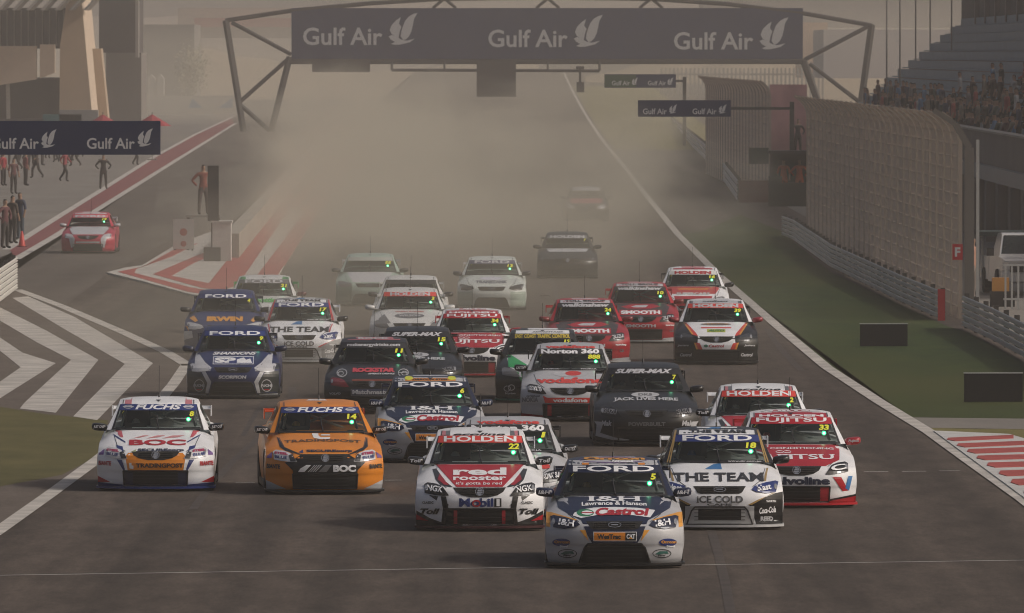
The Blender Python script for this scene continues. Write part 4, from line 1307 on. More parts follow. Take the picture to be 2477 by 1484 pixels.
class Car:
    def __init__(s, px, py, slope, label, base, kind='commodore', cabin=None, mirror=BLACK, splitter=BLACK, wing=BLACK, simple=False, lamp=True, name='race_car'):
        p = G(px, py, 0.05)
        s.root = empty(name, (p.x, p.y, 0.0), -math.atan(slope))
        tag(s.root, label, 'race car', 'race cars on the track')
        s.kind = kind
        s.simple = simple
        r = s.root
        bm_ = paint(base)
        s.body = mesh('body', BV, BF, [bm_, PLASTIC], r, True, [0] * NB + [1] * 5, 48)
        s.cab = mesh('cabin', CV, CF, paint(cabin or base), r, True, None, 50)
        # windscreen with black surround, side and rear glass
        s.panel('windscreen', [[(-.712, .962), (.712, .962), (.590, 1.362), (-.590, 1.362)]], GLASS, .003)
        for pl in (rect(-.71, .71, .957, .985), [(-.722, .957), (-.69, .957), (-.573, 1.36), (-.600, 1.36)], [(.722, .957), (.69, .957), (.573, 1.36), (.600, 1.36)]):
            s.panel('windscreen_surround', [pl], PLASTIC, .0045)
        for sg in (-1, 1):
            vs = []
            for y, t in ((1.98, .28), (2.62, .28), (2.62, .86), (2.30, .86), (2.70, .28), (3.45, .28), (3.28, .86), (2.70, .86)):
                st = np.array([np.interp(y, UPP[:, 0] + UPP[:, 3], UPP[:, k]) for k in range(7)])
                e = surf(st, 1.0)
                z = .80 + t * (e[2] - .80)
                x = .845 + (e[0] - .845) * t ** 1.15
                vs.append((sg * (x + .006), y, z))
            for q in (vs[:4], vs[4:]):
                mesh('side_window', q, [(0, 1, 2, 3)] if sg > 0 else [(3, 2, 1, 0)], SIDEG, r)
        rr_ = []
        for a, yy in ((.52, 3.60), (.58, 4.10)):
            zz = np.interp(yy, UPP[:, 0], UPP[:, 1]) + .01
            rr_.append((a, yy, zz))
        mesh('rear_window', [(-rr_[0][0], *rr_[0][1:]), rr_[0], rr_[1], (-rr_[1][0], *rr_[1][1:])], [(0, 1, 2, 3)], SIDEG, r)
        # what shows of the inside: dashboard, seat, roll cage
        if not simple:
            b = MB(); b.box(-.66, .66, 1.62, 1.95, .80, .935); b.box(-.52, -.18, 1.90, 1.98, .86, 1.0)
            b.build('dashboard', MATT, r)
            b = MB(); b.box(-.58, -.14, 2.55, 2.72, .60, 1.19); b.box(-.56, -.50, 2.42, 2.60, .95, 1.18); b.box(-.22, -.16, 2.42, 2.60, .95, 1.18); b.build('seat', MATT, r)
            b = MB()
            for A, B in (((-.58, 2.05, .95), (-.50, 2.22, 1.25)), ((.58, 2.05, .95), (.50, 2.22, 1.25)), ((-.50, 2.22, 1.25), (.50, 2.22, 1.25)), ((-.62, 2.85, .85), (-.50, 2.85, 1.28)), ((.62, 2.85, .85), (.50, 2.85, 1.28)),
                         ((-.50, 2.85, 1.28), (.62, 2.86, .85)), ((.50, 2.85, 1.28), (-.62, 2.86, .85)), ((-.50, 2.22, 1.25), (-.50, 2.85, 1.28)), ((.50, 2.22, 1.25), (.50, 2.85, 1.28))):
                b.bar(A, B, .04, .04, 6)
            b.build('roll_cage', CAGE, r)
        # wheels
        for wy in WHEEL_Y:
            for sg in (-1, 1):
                w = bpy.data.objects.new('wheel', RIM); link(w, r)
                w.location = (sg * .775, wy, AXLE); w.rotation_euler = (0.3, 0, 0 if sg > 0 else math.pi)
                t = bpy.data.objects.new('tyre', TYRE); link(t, w)
        # splitter
        b = MB()
        us_ = np.linspace(-1, 1, 15)
        top = [(u * .925, -.055 + .40 * abs(u) ** 3.2, 0) for u in us_]
        n = len(top)
        vs = [(a, y, .045) for a, y, _ in top] + [(a, y, .075) for a, y, _ in top] + [(a, .62, .045) for a, _, _ in top] + [(a, .62, .085) for a, _, _ in top]
        fs = []
        for k in range(n - 1):
            fs += [(k, k + 1, n + k + 1, n + k), (n + k, n + k + 1, 3 * n + k + 1, 3 * n + k), (2 * n + k, 2 * n + k + 1, k + 1, k)]
        b.add(vs, fs)
        s.splitter = b.build('splitter', paint(splitter, .4), r)
        # side skirts
        for sg in (-1, 1):
            MB().box(min(sg * .84, sg * .905), max(sg * .84, sg * .905), 1.32, 3.38, .07, .16).build('side_skirt', PLASTIC, r)
        # mirrors
        for sg in (-1, 1):
            o = mesh('door_mirror', [(sg * x, y, z) for x, y, z in MV], MF if sg > 0 else [f[::-1] for f in MF], paint(mirror), r, True, None, 50)
            o.location = (sg * .915, 1.72, .945)
            MB().bar((sg * -.16, .03, -.02), (sg * -.05, .02, -.03), .035, .03).build('mirror_stalk', PLASTIC, o)
        s.mirror_col = mirror
        # rear wing
        w = MB()
        w.box(-.77, .77, 4.52, 4.80, 1.135, 1.155)
        w.box(-.77, .77, 4.76, 4.80, 1.155, 1.185)
        ow = w.build('rear_wing', paint(wing), r)
        for sg in (-1, 1):
            MB().box(sg * .785 - .008, sg * .785 + .008, 4.46, 4.86, 1.03, 1.19).build('end_plate', paint(wing), ow)
            MB().bar((sg * .42, 4.60, .98), (sg * .42, 4.66, 1.14), .03, .10).build('wing_strut', PLASTIC, ow)
        # aerial, wiper, roof arrow
        a = MB(); a.bar((0, 2.62, 1.385), (0, 2.64, 1.45), .03, .03, 6); a.bar((0, 2.64, 1.44), (0, 2.72, 1.88), .008, .008, 5)
        a.build('aerial', PLASTIC, r)
        wp = on_skin([(.02, .966), (.0, 1.06), (-.01, 1.17)], .02)
        MB().tube([Vector(q) for q in wp], .010, 5).build('wiper', PLASTIC, r)
        for sg in (-1, 1):
            s.panel('roof_seam', [[(sg * .548, 1.367), (sg * .562, 1.367), (sg * .552, 1.472), (sg * .538, 1.472)]], vinyl((.05, .05, .05)), .0075)
        s.panel('roof_arrow', [[(-.042, 1.432), (.042, 1.432), (0, 1.402)]], vinyl(BLACK), .007)
        if lamp:
            lp = on_skin([(.475, 1.115)], .012)[0]
            for nm, rr2, mm, dy in (('signal_lamp', .034, LAMP_ON, 0), ('lamp_core', .021, LAMP_CORE, -.014)):
                vs, fs = [], []
                for k in range(12):
                    an = 2 * math.pi * k / 12
                    vs.append((lp[0] + rr2 * math.cos(an), lp[1] + dy, lp[2] + rr2 * math.sin(an)))
                vs.append((lp[0], lp[1] + dy - .012, lp[2]))
                fs = [(k, (k + 1) % 12, 12) for k in range(12)]
                o = mesh(nm, vs, fs, mm, r if nm == 'signal_lamp' else lampo)
                lampo = o
        # front openings
        if kind == 'commodore':
            s.grille = s.panel('grille', [[(-.375, .622), (.375, .622), (.335, .56), (.255, .515), (.12, .487), (-.12, .487), (-.255, .515), (-.335, .56)]], MESHBLK, .006)
            s.intake = s.panel('air_intake', [[(-.50, .325), (.50, .325), (.485, .105), (-.485, .105)]], MESHBLK, .005)
            s.head = [(-.785, .665), (-.74, .69), (-.62, .672), (-.53, .635), (-.435, .515), (-.44, .505), (-.52, .505), (-.66, .52), (-.775, .545)]
        else:
            s.grille = s.panel('grille', [[(-.375, .625), (.375, .625), (.315, .535), (.27, .520), (-.27, .520), (-.315, .535)]], MESHBLK, .006)
            s.intake = s.panel('air_intake', [[(-.355, .335), (.355, .335), (.40, .28), (.465, .09), (-.465, .09), (-.40, .28)]], MESHBLK, .005)
            s.head = [(-.845, .685), (-.80, .70), (-.66, .675), (-.50, .625), (-.455, .575), (-.52, .545), (-.66, .525), (-.80, .545)]
        # bars in the openings
        for hh in (.53, .56, .59) if kind == 'commodore' else (.545, .57, .595):
            q = on_skin([(x, hh) for x in (-.27, -.14, 0, .14, .27)], .010)
            MB().tube([Vector(t) for t in q], .004, 4).build('grille_bar', PLASTIC, s.grille)
        for hh in (.15, .20, .25, .30):
            q = on_skin([(x, hh) for x in (-.36, -.2, 0, .2, .36)], .008)
            MB().tube([Vector(t) for t in q], .004, 4).build('intake_bar', mat('intake_bar_grey', (.02, .02, .02), .6), s.intake)
        # frame round the intake
        pts = [(-.50, .325), (.50, .325), (.485, .105), (-.485, .105), (-.50, .325)] if kind == 'commodore' else [(-.355, .335), (.355, .335), (.40, .28), (.465, .09), (-.465, .09), (-.40, .28), (-.355, .335)]
        q = []
        for A, B in zip(pts[:-1], pts[1:]):
            for k in range(5):
                q.append((A[0] + (B[0] - A[0]) * k / 5, A[1] + (B[1] - A[1]) * k / 5))
        q.append(pts[0])
        MB().tube([Vector(t) for t in on_skin(q, .008)], .012, 5).build('intake_rim', PLASTIC, s.intake)
        # shut lines of bonnet
        for sg in (-1, 1):
            seam = []
            seam.append([(sg * .700, .948), (sg * .692, .948), (sg * .60, .72), (sg * .47, .625), (sg * .475, .618), (sg * .61, .715)])
            s.panel('bonnet_seam', seam, vinyl((.05, .05, .05)), .003)
    def panel(s, name, polys, m, lift=.004, parent=None):
        v, f = panel_geo(polys, lift)
        return mesh(name, v, f, m, parent or s.root, True)
    def patch(s, polys, rgb, lift=.004, both=False, name='livery_panel'):
        if not isinstance(polys[0], list): polys = [polys]
        if both:
            for p in polys:
                s.panel(name, [p], paint(rgb), lift); s.panel(name, [mir(p)], paint(rgb), lift)
            return
        return s.panel(name, polys, paint(rgb), lift)
    def text(s, t, x0, x1, h0, h1, rgb, bold=.03, shear=0., rot=0., serif=False, lift=.009, name='lettering', arch=0.0):
        co, fs, asp = text2d(t, bold, shear, serif)
        a = (co - .5) * np.array([x1 - x0, h1 - h0])
        if rot:
            c, q = math.cos(rot), math.sin(rot)
            a = np.stack([a[:, 0] * c - a[:, 1] * q, a[:, 0] * q + a[:, 1] * c], -1)
        if arch:
            a[:, 1] += arch * (1 - (2 * a[:, 0] / (x1 - x0)) ** 2)
        a += np.array([(x0 + x1) / 2, (h0 + h1) / 2])
        return mesh(name, on_skin(a, lift), fs, vinyl(rgb), s.root)
    def banner(s, bg, t, rgb, bold=.05, x=.52, shear=0., h0=1.262, serif=False, tx=None):
        s.panel('windscreen_banner', [[(-.612 + .0, h0), (.612, h0), (.592, 1.362), (-.592, 1.362)]], vinyl(bg), .0055)
        if t:
            xa, xb = tx if tx else (-x, x)
            s.text(t, xa, xb, h0 + .011, 1.354, rgb, bold, shear, serif=serif)
    def number(s, t):
        w = {1: .065, 2: .150, 3: .225}[len(t)]
        s.text(t, .555 - w, .560, 1.166, 1.248, YELL, .045, .1, name='race_number')
        s.text('/', -.565, -.53, 1.215, 1.25, YELL, .02, .6, lift=.009, name='scrutineering_sticker')
    def heads(s, rgb, txt=None, trgb=WHITE, lens=True, bold=.03, glint=True):
        for sg in (-1, 1):
            p = s.head if sg < 0 else mir(s.head)
            v, f = panel_geo([p], .012)
            o = mesh('headlight', v, f, paint(rgb, .15), s.root, True)
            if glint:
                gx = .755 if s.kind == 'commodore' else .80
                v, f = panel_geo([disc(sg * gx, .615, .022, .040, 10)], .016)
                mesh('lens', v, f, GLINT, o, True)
            if txt:
                co, fs, asp = text2d(txt, bold, 0.)
                xs = (-.745, -.515) if s.kind == 'commodore' else (-.73, -.53)
                xc = sum(xs) / 2 * (-sg)
                a = (co - .5) * np.array([xs[1] - xs[0], .078])
                r = .14 * sg
                c, q = math.cos(r), math.sin(r)
                a = np.stack([a[:, 0] * c - a[:, 1] * q, a[:, 0] * q + a[:, 1] * c], -1) + np.array([xc, .60])
                mesh('headlight_lettering', on_skin(a, .019), fs, vinyl(trgb), o)
    def badge(s):
        if s.kind == 'commodore':
            v, f = panel_geo(ring(0, .562, .062, .058, .009) + [[(-.04, .545), (-.02, .60), (.015, .605), (.04, .585), (.045, .55), (.02, .53), (.03, .515), (-.02, .515)],], .014)
        else:
            v, f = panel_geo(ring(0, .575, .088, .034, .008) + [rect(-.045, .045, .567, .583)], .014)
        mesh('nose_badge', v, f, CHROME, s.grille, True)
    def mirror_text(s, t, rgb=WHITE):
        if s.simple: return
        for sg in (-1, 1):
            co, fs, asp = text2d(t, .03, .15)
            vs = [(sg * .915 + (c[0] - .5) * .16 + sg * .01, 1.72 - .077 - .0, .945 + (c[1] - .5) * .05 + .004) for c in co]
            mesh('mirror_lettering', vs, fs, vinyl(rgb), s.root)
    def front_bits(s, head=PLASTIC, txt=None, trgb=WHITE):
        pass
# ---------------------------------------------------------------- liveries
def roof_stripes(c, a, b):
    c.patch([[(.43, 1.368), (.50, 1.368), (.485, 1.47), (.43, 1.47)]], a, both=True)
    c.patch([[(.50, 1.368), (.565, 1.368), (.55, 1.47), (.485, 1.47)]], b, both=True)

def toll_car(px, py, m, num, label, full=True):
    c = Car(px, py, m, label, WHITE, splitter=(.05, .012, .016), wing=WHITE)
    roof_stripes(c, GREY, PINK)
    c.text('ecoline', -.38, .36, 1.366, 1.398, CHAR, .03, .2)
    c.banner(BRED, 'HOLDEN', WHITE, .03, .52)
    c.number(num)
    c.patch([[(-.70, .950), (-.66, .945), (-.36, .632), (-.42, .628), (-.56, .660), (-.63, .74)]], CHAR, .0035, both=True)
    c.patch([[(-.63, .950), (.63, .950), (.33, .632), (-.33, .632)]], RED, .0045)
    c.patch([[(-.665, .952), (-.645, .952), (-.35, .630), (-.385, .630), (-.50, .72)]], WHITE, .0055, both=True)
    c.patch([[(-.57, .82), (-.60, .74), (-.50, .66), (-.44, .66)]], CRIM, .0055, both=True)
    if full:
        c.text('red', -.38, .38, .795, .902, WHITE, .035, 0, serif=True)
        c.text('rooster', -.38, .38, .722, .785, WHITE, .03, 0, serif=True)
        c.text("it's gotta be red", -.34, .32, .648, .702, WHITE, .01, .1)
        c.text('Mobil', -.29, .195, .352, .472, BLUE, .04)
        c.patch(rect(.21, .31, .352, .472), BLACK, .006)
        c.text('1', .24, .285, .362, .462, WHITE, .04, lift=.011)
        c.panel('lettering', ring(-.045, .400, .062, .050, .022), vinyl(RED), .011)
        c.text('BRIDGESTONE', -.25, .25, .094, .112, WHITE, .05, .2, lift=.016)
    c.heads(BLACK, 'NGK')
    c.patch([[(-.55, .50), (-.475, .50), (-.44, .33), (-.47, .10), (-.545, .10), (-.52, .33)]], BLACK, .0045, both=True)
    c.patch([rect(-.365, -.315, .115, .305)], CRIM, .012, both=True)
    c.patch([[(-.72, .52), (-.59, .50), (-.61, .44)]], BLACK, .0045, both=True)
    c.patch([[(-.90, .30), (-.90, .09), (-.49, .09), (-.49, .115), (-.70, .19)]], CHAR, .0045, both=True)
    c.patch([[(-.90, .245), (-.90, .17), (-.72, .15)]], RED, .0055, both=True)
    for x0, x1 in ((-.84, -.56), (.56, .84)):
        c.text('Toll', x0, x1, .245, .33, BLACK, .05, .3)
        c.text('CLASSIC', x0 + .03, x1 - .09, .395, .43, BLACK, .03)
    c.patch([rect(-.46, -.44, .37, .39)], BLACK, .006, both=True)
    c.badge()
    c.mirror_text('Toll')
    return c

def ih_car(px, py, m, num, label, first):
    c = Car(px, py, m, label, SILVER, 'falcon', cabin=NAVY, mirror=NAVY, wing=NAVY)
    c.patch([[(-.60, 1.368), (.60, 1.368), (.58, 1.478), (-.58, 1.478)]], SILVER, .003)
    if first:
        c.text('Orrcon', -.40, .42, 1.432, 1.470, AMBER, .05)
        c.patch(ring(.0, 1.435, .46, .040, .010), PURP, .005)
        c.text('Steel', -.02, .26, 1.398, 1.428, WHITE, .04)
        c.patch([rect(-.42, -.33, 1.37, 1.395)], ORANGE, .005, both=True)
    else:
        c.patch([rect(-.42, .42, 1.375, 1.425)], ORANGE, .005)
        c.text('ORRCON STEEL', -.30, .30, 1.385, 1.412, BLACK, .03, .2)
        c.patch([disc(-.36, 1.425, .07, .035)], YELL, .006, both=True)
    c.banner(NAVY, 'FORD', WHITE, .025, .54, h0=1.264)
    c.number(num)
    c.patch([[(-.78, .948), (.78, .948), (.74, .80), (.60, .72), (.44, .64), (.36, .45), (.30, .345), (-.30, .345), (-.36, .45), (-.44, .64), (-.60, .72), (-.74, .80)]], NAVY, .0035)
    c.patch([[(-.68, .945), (-.66, .945), (-.60, .84), (-.66, .88)]], SILVER, .005, both=True)
    c.text('I&H', -.35, .36, .885, .950, WHITE, .02, serif=True)
    c.text('Lawrence & Hanson', -.43, .43, .822, .872, WHITE, .03, arch=.012)
    c.patch([[(-.55, .70), (-.53, .735), (-.44, .775), (-.27, .803), (0, .812), (.30, .80), (.54, .772), (.47, .675), (.25, .703), (0, .716), (-.24, .705), (-.44, .668)]], WHITE, .005)
    c.text('Castrol', -.25, .46, .692, .792, RED, .045, .15, arch=.012)
    c.patch([disc(-.385, .735, .115, .048)], (.02, .20, .08), .006)
    c.patch([disc(-.36, .735, .075, .028)], WHITE, .007)
    c.patch([rect(-.44, -.27, .730, .742)], RED, .008)
    c.patch([[(-.90, .75), (-.84, .745), (-.49, .645), (-.54, .632), (-.845, .70), (-.845, .55), (-.90, .56)]], AMBER, .0045, both=True)
    c.heads(NAVY, 'I&H')
    c.patch([[(-.46, .515), (-.385, .512), (-.345, .37)]], AMBER, .0045, both=True)
    c.patch(rect(-.28, .29, .368, .49), WHITE, .006)
    c.patch(rect(-.272, .282, .376, .482), ORANGE, .007)
    c.text('WesTrac', -.23, .08, .397, .458, CHAR, .045)
    c.patch(rect(.14, .282, .376, .482), BLACK, .008)
    c.text('CAT', .155, .268, .398, .460, WHITE, .05, lift=.012)
    c.patch([[(.185, .398), (.235, .398), (.21, .428)]], AMBER, .014)
    for sg in (-1, 1):
        x = .70 * sg
        c.patch(disc(x, .352, .118, .050), BLUE, .006)
        c.text('Orrcon', x - .09, x + .11, .338, .376, AMBER, .04)
        c.text('Steel', x - .02, x + .09, .285, .318, WHITE, .04)
        c.patch(ring(.62 * sg, .205, .125, .058, .010), BLACK, .006)
        c.patch([[(.62 * sg - .09, .20), (.62 * sg - .03, .235), (.62 * sg + .07, .235), (.62 * sg + .09, .20), (.62 * sg + .03, .205), (.62 * sg - .04, .19)]], (.03, .12, .10), .006)
        c.text('FPV', .62 * sg - .05, .62 * sg + .05, .168, .19, BLACK, .05)
    c.badge()
    c.mirror_text('I&H')
    return c

def team_car(px, py, m, num, label, stripe, dark, left=True):
    c = Car(px, py, m, label, WHITE, 'falcon', cabin=dark, wing=WHITE, splitter=(.55, .55, .55), mirror=BLACK)
    c.patch([[(-.56, 1.368), (.56, 1.368), (.54, 1.478), (-.54, 1.478)]], WHITE, .003)
    c.text('THE TEAM', -.40, .42, 1.392, 1.432, CHAR, .04, serif=True)
    c.patch([[(-.16, 1.45), (.04, 1.45), (.07, 1.474), (-.06, 1.474)]], MBLUE, .005)
    for o in (0, .035):
        c.patch([[(-.735 + o, .957), (-.717 + o, .957), (-.600 + o * .3, 1.37), (-.575 + o * .3, 1.475), (-.592 + o * .3, 1.475), (-.618 + o * .3, 1.37)]], stripe, .0065, both=True)
    c.banner(BLUE, 'FORD', WHITE, .025, .50, h0=1.262)
    c.number(num)
    c.text('www.djr.com.au', .14, .62, .966, .988, WHITE, .02)
    c.patch([[(-.20, .868), (.05, .868), (.035, .948), (-.07, .938), (-.13, .905)]], MBLUE, .005)
    c.text('THE TEAM', -.66, .65, .692, .815, CHAR, .03, serif=True)
    c.patch([[(-.74, .948), (-.715, .948), (-.655, .78), (-.64, .70), (-.67, .70), (-.69, .80)]], stripe, .0045, both=True)
    c.heads(BLUE, 'blast')
    c.patch([[(-.905, .55), (-.80, .53), (-.62, .46), (-.42, .36), (-.47, .25), (-.52, .09), (-.905, .09)]], dark if dark != WHITE else (.3, .3, .3), .004, both=True)
    c.patch([[(-.80, .535), (-.74, .525), (-.56, .42), (-.46, .365), (-.40, .365), (-.55, .44)]], stripe, .006, both=True)
    c.panel('bumper_skin', [rect(-.49, .49, .075, .345)], paint((.50, .50, .50)), .0065)
    c.panel('air_intake', [rect(-.305, .305, .155, .312)], MESHBLK, .010)
    c.text('iCE COLD', -.33, .33, .392, .49, (.10, .10, .10), .03, serif=True)
    c.text('CANS', -.18, .18, .352, .384, (.10, .10, .10), .04)
    for x0, x1 in ((-.80, -.56), (.56, .80)):
        c.text('Coca-Cola', x0, x1, .245, .335, WHITE, .035, .4, rot=.1 if x0 > 0 else -.1)
        c.text('REED', x0 + .02, x1 - .04, .14, .20, LSIL, .06)
        c.text('WURTH', x0 + .10, x1 + .0, .40, .43, WHITE, .04)
    c.badge()
    return c

def fujitsu_car(px, py, m, num, label):
    c = Car(px, py, m, label, WHITE, mirror=CRIM, splitter=RED, wing=RED)
    c.patch([[(-.545, 1.362), (.545, 1.362), (.53, 1.478), (-.53, 1.478)]], RED, .004)
    c.text('HOLDEN', -.48, .49, 1.368, 1.402, WHITE, .05)
    c.text('FUJITSU', -.44, .48, 1.448, 1.470, WHITE, .05)
    c.banner(RED, 'FUJITSU', WHITE, .025, .53, h0=1.262)
    c.number(num)
    c.patch([[(-.72, .950), (.70, .950), (.66, .72), (.44, .628), (-.44, .628), (-.66, .72)]], RED, .004)
    c.text('AIR CONDITIONING', -.60, .60, .868, .898, WHITE, .02, arch=.01)
    c.panel('lettering', ring(-.22, .838, .062, .020, .009) + ring(-.11, .838, .062, .020, .009), vinyl(WHITE), .008)
    c.text('FUJITSU', -.58, .60, .705, .800, WHITE, .02, serif=True)
    c.heads(BLACK, 'C', WHITE)
    c.text('Valvoline', -.50, .50, .352, .468, NAVY, .055)
    c.patch([[(.54, .468), (.67, .465), (.78, .265), (.69, .255)]], RED, .006)
    c.patch([[(.78, .48), (.845, .482), (.79, .262), (.73, .30)]], MBLUE, .007)
    c.patch([[(-.845, .48), (-.71, .475), (-.70, .265), (-.77, .262)]], RED, .006)
    c.patch([[(-.62, .48), (-.55, .482), (-.66, .262), (-.72, .30)]], MBLUE, .007)
    c.patch([rect(-.50, -.35, .11, .315)], CRIM, .0065, both=True)
    c.patch([[(-.90, .19), (-.90, .075), (-.48, .075), (-.48, .115)]], RED, .006, both=True)
    c.patch([[(-.90, .215), (-.90, .185), (-.48, .11), (-.48, .135)]], BLACK, .007, both=True)
    c.text('cummins', -.40, .45, .082, .104, WHITE, .05, lift=.02)
    c.badge()
    c.mirror_text('Fujitsu', LSIL)
    return c

def boc_car(px, py, m, num, label, orange):
    base = ORANGE if orange else WHITE
    c = Car(px, py, m, label, base, mirror=BLACK, splitter=BLACK if orange else BLUE, wing=(.60, .10, .03) if orange else WHITE)
    if not orange:
        c.patch([[(.42, 1.368), (.53, 1.368), (.52, 1.47), (.42, 1.47)]], PINK, both=True)
    else:
        c.patch([[(-.20, 1.462), (.13, 1.462), (.10, 1.479), (-.16, 1.479)]], WHITE)
    c.banner(BLUE, 'FUCHS', WHITE, .035, .36, .25, h0=1.264)
    for sg in (-1, 1):
        c.panel('lettering', ring(.47 * sg, 1.318, .07, .030, .010) + [rect(.47 * sg - .085, .47 * sg + .085, 1.312, 1.326)], vinyl(LSIL), .008)
    c.number(num)
    if orange:
        c.patch([[(-.16, .945), (-.06, .945), (-.06, .905), (-.03, .885), (.12, .885), (.10, .858), (-.05, .858), (-.14, .875)]], WHITE, .006)
        c.patch([[(-.02, .93), (.12, .93), (.12, .912), (-.02, .912)]], WHITE, .006)
        c.text('TRADINGPOST', -.60, .58, .795, .835, (.10, .05, .02), .02, arch=.022)
        c.text('SECUREcorp', -.28, .43, .645, .692, NAVY, .045)
        c.patch([[(-.40, .655), (-.33, .695), (-.33, .64)]], BLUE, .006)
        c.patch([[(-.70, .90), (-.68, .87), (-.62, .74), (-.42, .65), (-.36, .625), (-.38, .615), (-.60, .68), (-.68, .74)]], BLACK, .004, both=True)
        c.patch([[(-.52, .52), (-.36, .625), (.36, .625), (.52, .52), (.62, .50), (.50, .38), (.46, .10), (-.46, .10), (-.50, .38), (-.62, .50)]], BLACK, .0045)
        c.text('BOC', .12, .47, .355, .46, WHITE, .06)
        c.patch([[(-.42, .355), (-.32, .355), (-.22, .46), (-.29, .46), (-.38, .41)]], WHITE, .006)
        for k in range(4):
            x = -.27 + k * .035
            c.patch([[(x, .355), (x + .014, .355), (x + .114, .46), (x + .10, .46)]], LSIL, .006)
        c.patch([[(-.11, .355), (.02, .355), (.10, .46), (.0, .46)]], GREY, .006)
        c.heads((.62, .62, .64), None)
        c.patch([[(-.90, .235), (-.89, .09), (-.60, .10), (-.72, .15)]], LSIL, .005, both=True)
        bt = BLACK
    else:
        for k, (a, b) in enumerate(((-.38, -.20), (-.16, .06), (.08, .36))):
            c.patch([[(a, .822), (b - .03, .832 + .01), (b + .08, .872), (a + .16, .868)]], (.66, .26, .26), .005)
        c.text('BOC', -.42, .46, .715, .802, RED, .04)
        c.text('SECUREcorp', -.28, .44, .612, .662, NAVY, .045)
        c.patch([[(-.39, .61), (-.30, .655), (-.31, .61)]], (.35, .40, .20), .006)
        c.patch([[(-.66, .948), (-.56, .948), (-.52, .84), (-.57, .85)]], (.62, .10, .12), .005, both=True)
        c.patch([[(-.69, .90), (-.66, .86), (-.48, .755), (-.48, .775)]], BLUE, .005, both=True)
        c.patch([[(-.62, .72), (-.52, .70), (-.50, .62), (-.58, .62)]], BLUE, .005, both=True)
        c.patch([[(-.42, .60), (.42, .60), (.50, .50), (.46, .328), (-.46, .328), (-.50, .50)]], ORANGE, .004)
        c.patch([[(-.50, .50), (-.46, .50), (-.43, .328), (-.47, .328)]], WHITE, .006, both=True)
        c.patch([[(-.60, .50), (-.52, .49), (-.47, .34), (-.50, .335)]], BLUE, .005, both=True)
        c.text('TRADINGPOST', -.30, .43, .372, .438, (.05, .03, .02), .045)
        c.patch([[(-.41, .445), (-.37, .445), (-.37, .41), (-.34, .40), (-.34, .35), (-.40, .36)]], WHITE, .006)
        c.patch([rect(-.49, -.345, .11, .315)], NAVY, .0065, both=True)
        c.heads((.66, .66, .67), None)
        c.patch([[(-.90, .245), (-.90, .15), (-.70, .15)]], RED, .005, both=True)
        c.patch([[(-.90, .15), (-.90, .08), (-.48, .08), (-.48, .11)]], BLUE, .005, both=True)
        bt = RED
    for sg in (-1, 1):
        x = .665 * sg
        c.text('STEEL', x - .10, x + .10, .612, .648, (.40, .03, .10), .06, .1, rot=.12 * sg, lift=.018)
        c.text('BLUE', x - .09, x + .09, .552, .592, BLUE, .05, rot=.12 * sg, lift=.018)
        c.patch(([[(.50, .62), (.44, .51), (.53, .51), (.555, .60)]] if sg > 0 else [[(-.50, .62), (-.44, .51), (-.53, .51), (-.555, .60)]]), (.03, .035, .045), .015)
        c.patch([[(.80 * sg, .66), (.88 * sg, .60), (.885 * sg, .57), (.81 * sg, .57)]], PURP, .006)
        c.text('BIANTE', .685 * sg - .0 - .10 + .10 * sg, .685 * sg + .10 + .10 * sg, .41, .475, bt, .05, rot=.06 * sg)
    c.badge()
    c.mirror_text('JUST CAR')
    return c

def vodafone_car(px, py, m, num, label):
    c = Car(px, py, m, label, SILVER, wing=CHAR, splitter=CHAR)
    c.text('vodafone', -.46, .47, 1.368, 1.425, BRED, .05)
    c.banner(CHAR, 'Norton 360', WHITE, .05, .54, h0=1.255)
    c.number(num)
    c.text('NOKIA', .20, .50, .966, .99, LSIL, .02)
    c.text('NOKIA', -.50, -.20, .966, .99, LSIL, .02)
    c.patch([disc(0, .885, .31, .052)], LSIL, .004)
    c.patch([disc(.06, .895, .15, .045)], BRED, .006)
    c.text('vodafone', -.62, .62, .705, .815, BRED, .05)
    c.heads(BLACK, 'KOMATSU')
    c.patch([[(-.50, .48), (-.42, .44), (.42, .44), (.50, .48), (.46, .345), (-.46, .345)]], BRED, .005)
    c.text('vodafone', -.32, .32, .358, .432, WHITE, .04)
    c.text('NOKIA', -.88, -.58, .36, .45, (.20, .20, .21), .05)
    c.text('NOKIA', .58, .88, .36, .45, (.20, .20, .21), .05)
    c.patch([rect(-.415, -.34, .115, .315)], RED, .0115, both=True)
    c.patch([[(-.90, .16), (-.90, .09), (-.46, .09), (-.46, .115)]], RED, .006, both=True)
    c.text('BRIDGESTONE', -.25, .25, .093, .110, WHITE, .05, .2, lift=.016)
    c.text('CATERPILLAR', -.80, -.55, .455, .485, CHAR, .03)
    c.badge()
    c.mirror_text('CALTEX')
    return c

